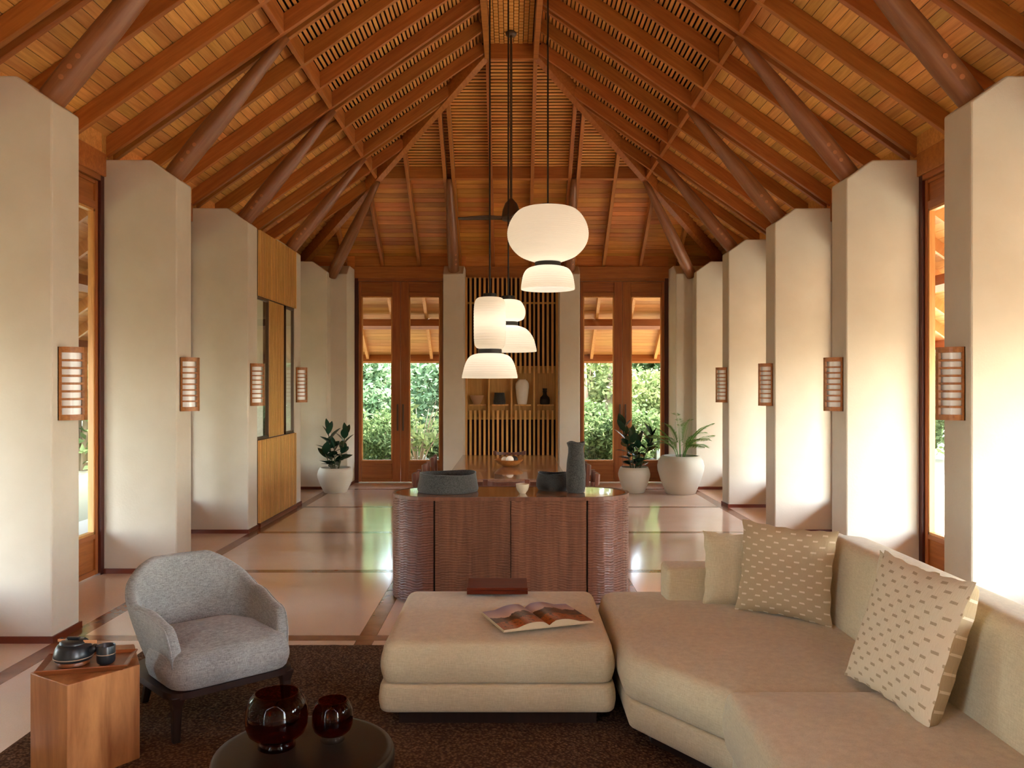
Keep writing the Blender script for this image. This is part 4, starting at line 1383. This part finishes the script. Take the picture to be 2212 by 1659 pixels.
m.add([(x, y, 0.765) for x, y in si] + [(x, y, 0.765) for x, y in so] + [(x, y, 0.79) for x, y in so] + [(x, y, 0.79) for x, y in si],
      [(p * n_ + i, p * n_ + (i + 1) % n_, ((p + 1) % 4) * n_ + (i + 1) % n_, ((p + 1) % 4) * n_ + i) for p in range(4) for i in range(n_)])
m.build('rim', 'carved', e)
MB().prism(stadium(a_, r_s - 0.024), 0.766, 0.787).build('top_panel', 'walnut', e)

def wavy(amp, k, ph):
    def f(r, z, a, i): return (r * (1 + 0.02 * math.sin(2 * a + ph)), z + (amp * (math.sin(k * a + ph) + 0.5 * math.sin((k + 1) * a)) if z > 0.06 else 0))
    return f
SZ = 0.788
def vessel(name, x, y, z, prof, mat, label, cat, wave=None, seg=48):
    e = empty(name, (x, y, z), (0, 0, 0), label, cat)
    MB().lathe(prof, seg, wave).build('body', mat, e, autos=70)
    return e
def single(name, x, y, z, prof, mat, label, cat, wave=None, seg=48, group=None):
    o = MB().lathe(prof, seg, wave).build(name, mat, None, autos=70, loc=(x, y, z))
    return tag(o, label, cat, group)
single('clay_bowl', -0.492, 6.375, SZ, [(0.205, 0), (0.228, 0.004), (0.234, 0.02), (0.225, 0.07), (0.216, 0.125), (0.217, 0.142), (0.209, 0.143), (0.207, 0.12), (0.214, 0.03), (0.18, 0.012), (0.0, 0.010)], 'stone',
       'large rough grey clay bowl on the left end of the sideboard', 'bowl', wavy(0.005, 2, 0.4), 56)
single('clay_bowl', 0.322, 6.44, SZ, [(0.09, 0), (0.112, 0.006), (0.128, 0.035), (0.125, 0.08), (0.112, 0.125), (0.114, 0.135), (0.107, 0.135), (0.117, 0.075), (0.116, 0.03), (0.0, 0.012)], 'black_clay',
       'small black clay bowl behind the tall vase on the sideboard', 'bowl', wavy(0.005, 2, 2.0))
single('clay_vase', 0.492, 6.30, SZ, [(0.052, 0), (0.066, 0.005), (0.072, 0.04), (0.074, 0.14), (0.069, 0.23), (0.058, 0.31), (0.058, 0.345), (0.070, 0.382), (0.064, 0.384), (0.052, 0.345), (0.050, 0.31), (0.060, 0.2), (0.0, 0.02)], 'stone',
       'tall rough dark grey clay vase with flared rim on the sideboard', 'vase', wavy(0.004, 3, 1.0))
single('small_cup', 0.083, 6.235, SZ, [(0.024, 0), (0.026, 0.006), (0.040, 0.025), (0.049, 0.05), (0.051, 0.072), (0.048, 0.072), (0.045, 0.05), (0.034, 0.024), (0.0, 0.014)], 'cream',
       'small cream cup at the front edge of the sideboard top', 'cup')

# ------------------------------------------------------------------ dining table and chairs
TX = -0.045
e = empty('dining_table', (TX, 8.86, 0), (0, 0, 0), 'long polished brown dining table beyond the sideboard', 'table')
MB().box(-0.56, 0.56, -1.33, 1.33, 0.722, 0.75).build('table_top', 'table', e, bevel=0.004)
MB().box(-0.46, 0.46, -1.2, 1.2, 0.65, 0.722).build('apron', 'chair', e)
for sx in (-1, 1):
    for sy in (-1, 1):
        MB().box(sx * 0.44 - 0.035, sx * 0.44 + 0.035, sy * 1.12 - 0.035, sy * 1.12 + 0.035, 0, 0.65).build('leg', 'chair', e, bevel=0.004)
def dining_chair():
    e = empty('dining_chair')
    MB().box(-0.215, 0.215, -0.21, 0.21, 0.425, 0.46).build('seat', 'chair', e, bevel=0.01)
    for sx in (-1, 1):
        MB().box(sx * 0.185 - 0.02, sx * 0.185 + 0.02, -0.20, -0.16, 0, 0.425).build('leg', 'chair', e, bevel=0.004)
        MB().beam((sx * 0.185, 0.18, 0.0), (sx * 0.185, 0.215, 0.775), 0.045, 0.035, up=(0, 1, 0)).build('leg', 'chair', e, bevel=0.004)
    rr = []
    for i in range(9):
        x_ = -0.165 + 0.33 * i / 8; yb_ = 0.23 + 0.035 * (1 - (2 * i / 8 - 1) ** 2)
        rr.append([(x_, yb_ - 0.010, 0.655), (x_, yb_ + 0.012, 0.655), (x_, yb_ + 0.016, 0.762 - 0.012 * (1 - (2 * i / 8 - 1) ** 2)), (x_, yb_ - 0.006, 0.762 - 0.012 * (1 - (2 * i / 8 - 1) ** 2))])
    MB().loft(rr).build('back_rail', 'chair', e)
    for x_ in (-0.11, -0.037, 0.037, 0.11):
        MB().beam((x_, 0.20, 0.46), (x_, 0.245, 0.66), 0.03, 0.012, up=(0, 1, 0)).build('back_slat', 'chair', e)
    return e
ch0 = dining_chair()
kids = [o for o in bpy.data.objects if o.parent == ch0]
def place_chair(first, x, y, rz, label):
    if first:
        r = ch0
    else:
        r = ch0.copy(); C.objects.link(r)
        for c in kids:
            k = c.copy(); C.objects.link(k); k.parent = r
    r.location = (x, y, 0); r.rotation_euler = (0, 0, rz)
    tag(r, label, 'chair', 'brown wooden chairs around the dining table')
LAB = ['low-backed brown wooden dining chair at the near end of the table, behind the sideboard',
       'brown wooden dining chair at the far end of the table, before the slatted screen',
       'brown dining chair on the left side of the table, behind the big grey bowl',
       'brown dining chair in the middle of the left side of the table',
       'brown dining chair at the far end of the left side of the table',
       'brown dining chair on the right side of the table, beside the tall vase',
       'brown dining chair in the middle of the right side of the table',
       'brown dining chair at the far end of the right side of the table']
place_chair(True, TX, 7.52, PI, LAB[0])
place_chair(False, TX + 0.02, 10.28, 0, LAB[1])
for i, y in enumerate((7.98, 8.86, 9.74)):
    place_chair(False, TX - 0.64, y, PI / 2, LAB[2 + i])
    place_chair(False, TX + 0.62, y, -PI / 2, LAB[5 + i])
single('fruit_bowl', -0.03, 8.72, 0.75, [(0.05, 0), (0.062, 0.004), (0.11, 0.028), (0.150, 0.068), (0.153, 0.074), (0.147, 0.073), (0.105, 0.038), (0.05, 0.014), (0.0, 0.012)], 'olive',
       'shallow grained wooden bowl with decorative balls on the dining table', 'bowl')
for x_, y_, r_, mat, lab in ((-0.075, 8.74, 0.035, 'cream', 'cream ball in the wooden bowl on the dining table'), (-0.018, 8.68, 0.042, 'white_clay', 'white ball at the front of the wooden bowl on the dining table'),
                             (0.032, 8.75, 0.038, 'black', 'black ball in the wooden bowl on the dining table')):
    single('decorative_ball', x_, y_, 0.75 + 0.032, [(0.0, 0)] + [(r_ * math.sin(PI * i / 12), r_ * (1 - math.cos(PI * i / 12))) for i in range(1, 12)] + [(0.0, 2 * r_)], mat, lab, 'ball', None, 24)

# ------------------------------------------------------------------ pottery in the screen niches
NZ = 1.30
def nx_(px): return (px - 1105) * 13.52 / 1780
single('niche_bowl', nx_(1030), 13.525, NZ, [(0.045, 0), (0.055, 0.004), (0.095, 0.08), (0.115, 0.148), (0.108, 0.148), (0.085, 0.07), (0.0, 0.015)], 'tan_clay', 'tan clay bowl in the first niche of the slatted screen', 'bowl')
single('niche_jar', nx_(1079), 13.525, NZ, [(0.085, 0), (0.098, 0.01), (0.100, 0.05), (0.082, 0.18), (0.086, 0.192), (0.078, 0.19), (0.09, 0.05), (0.0, 0.02)], 'black_clay', 'dark grey clay jar in the second niche of the slatted screen', 'jar')
single('niche_vase', nx_(1128), 13.525, NZ, [(0.068, 0), (0.078, 0.01), (0.094, 0.12), (0.112, 0.28), (0.108, 0.34), (0.085, 0.385), (0.062, 0.40), (0.062, 0.41), (0.056, 0.41), (0.05, 0.38), (0.0, 0.05)], 'white_clay', 'tall off-white vase in the third niche of the slatted screen', 'vase')
single('niche_bottle', nx_(1177), 13.525, NZ, [(0.065, 0), (0.078, 0.012), (0.082, 0.07), (0.074, 0.115), (0.042, 0.145), (0.032, 0.16), (0.030, 0.20), (0.040, 0.21), (0.030, 0.222), (0.034, 0.24), (0.038, 0.262), (0.028, 0.262), (0.022, 0.2), (0.0, 0.03)], 'black', 'black ridged-neck bottle in the fourth niche of the slatted screen', 'bottle')

# ------------------------------------------------------------------ potted plants
def planter_prof(r, h, rim):
    return [(r * 0.58, 0), (r * 0.63, 0.006), (r * 0.86, h * 0.36), (r * 0.985, h * 0.62), (r, h * 0.74), (r * 0.95, h * 0.88), (r * rim, h), (r * (rim - 0.07), h), (r * 0.86, h * 0.86), (r * 0.8, h * 0.80)]
def leaf_data(L_, W_, droop, mat):
    vs, fs = [], []
    N = 8
    for i in range(N + 1):
        u = i / N
        w = W_ / 2 * (math.sin(PI * min(1, u ** 0.85)) ** 0.8 if 0 < u < 1 else 0.02)
        z = -droop * u * u
        vs += [(L_ * u, -w, z + 0.16 * w), (L_ * u, 0, z - 0.1 * w), (L_ * u, w, z + 0.16 * w)]
    for i in range(N):
        b0, b1 = 3 * i, 3 * i + 3
        fs += [(b0, b0 + 1, b1 + 1, b1), (b0 + 1, b0 + 2, b1 + 2, b1 + 1)]
    return data('leaf', vs, fs, mat, True)
RL = leaf_data(0.235, 0.115, 0.04, 'leaf_dark')
def rubber(x, y, r, h, seed, stems, label, dens=7):
    e = empty('rubber_plant', (x, y, 0), (0, 0, 0), label, 'potted plant')
    MB().lathe(planter_prof(r, h, 0.86), 48).build('planter', 'pot', e, autos=70)
    MB().lathe([(r * 0.84, h * 0.84), (0, h * 0.85)], 32).build('soil', 'soil', e)
    q = random.Random(seed)
    for (dx, dy, hh) in stems:
        m = MB()
        p0, p1 = Vector((dx * 0.25, dy * 0.25, h * 0.84)), Vector((dx, dy, h + hh))
        m.tube([p0, p0.lerp(p1, 0.5) + Vector((dx * 0.05, 0, 0.02)), p1], [0.011, 0.009, 0.006], 8)
        m.build('stem', 'stem', e, smooth=True)
        n = max(4, int(dens * 1.35 * hh / 0.4))
        az = q.uniform(0, 6.28)
        for i in range(n):
            u = 0.12 + 0.88 * (i + 0.5) / n
            p = p0.lerp(p1, u)
            az += 2.4
            el = R(15 + 60 * u ** 2) + q.uniform(-.15, .2)
            k = q.uniform(0.75, 1.1)
            o = put('leaf', RL, e, p, (q.uniform(-.5, .5), -el, az)); o.scale = (k, k, k)
        o = put('leaf', RL, e, p1, (0, -R(80), az + 1)); o.scale = (0.8, 0.7, 0.8)
rubber(-2.655, 12.42, 0.268, 0.375, 3, [(-0.10, -0.05, 0.56), (0.16, -0.05, 0.50), (0.0, -0.1, 0.30), (-0.14, -0.08, 0.22)], 'dark-leaved rubber plant in a cream round planter in the left corner')
rubber(1.845, 12.40, 0.24, 0.385, 8, [(-0.17, -0.05, 0.62), (0.05, -0.08, 0.34), (0.27, -0.02, 0.48), (-0.05, -0.1, 0.42)], 'dark-leaved rubber plant in a cream round planter before the right glazed doors', 8)
def frond(L_, arch, seed):
    q = random.Random(seed)
    m = MB(); pts = []
    N = 14
    for i in range(N + 1):
        u = i / N
        pts.append(Vector((L_ * (0.12 * u + 0.72 * u ** 1.9) * arch, 0, L_ * (0.98 * u - 0.42 * arch * u ** 2.6))))
    m.tube(pts, [0.006 * (1 - 0.75 * i / N) for i in range(N + 1)], 5)
    for i in range(5 * 6):
        u = 0.36 + 0.64 * i / 29
        k = min(int(u * N), N - 1); p = pts[k].lerp(pts[k + 1], u * N - k)
        t = (pts[k + 1] - pts[k]).normalized()
        for s_ in (-1, 1):
            l = 0.26 * math.sin(PI * min(1, 0.18 + 0.75 * (u - 0.36) / 0.64)) * q.uniform(0.8, 1.1)
            d = (t * 0.75 + Vector((0, s_, 0)) * 0.75 + Vector((0, 0, -0.12))).normalized()
            w = d.cross(Vector((0, 0, 1))).normalized() * 0.008
            b = p + d * l * 0.5; c = p + d * l + Vector((0, 0, -0.16 * l))
            o = len(m.v)
            m.v += [p, b + w, c, b - w]; m.f += [(o, o + 1, o + 2, o + 3)]
    return m.data('frond', 'palm', False)
PF = [frond(0.72, 0.9, 1), frond(0.85, 0.55, 2), frond(0.66, 1.15, 3), frond(0.9, 0.3, 4)]
e = empty('potted_palm', (2.52, 12.28, 0), (0, 0, 0), 'feathery green palm in a large cream round planter near the right wall', 'potted plant')
MB().lathe(planter_prof(0.345, 0.565, 0.80), 52).build('planter', 'pot', e, autos=70)
MB().lathe([(0.28, 0.50), (0, 0.505)], 32).build('soil', 'soil', e)
q = random.Random(4)
for i in range(17):
    a = i * 2.4 + q.uniform(-.3, .3)
    o = put('frond', PF[i % 4], e, (0.05 * math.cos(a), 0.05 * math.sin(a), 0.49), (0, q.uniform(-0.08, 0.12), a))
    k = q.uniform(0.72, 0.98); o.scale = (k, k, k)
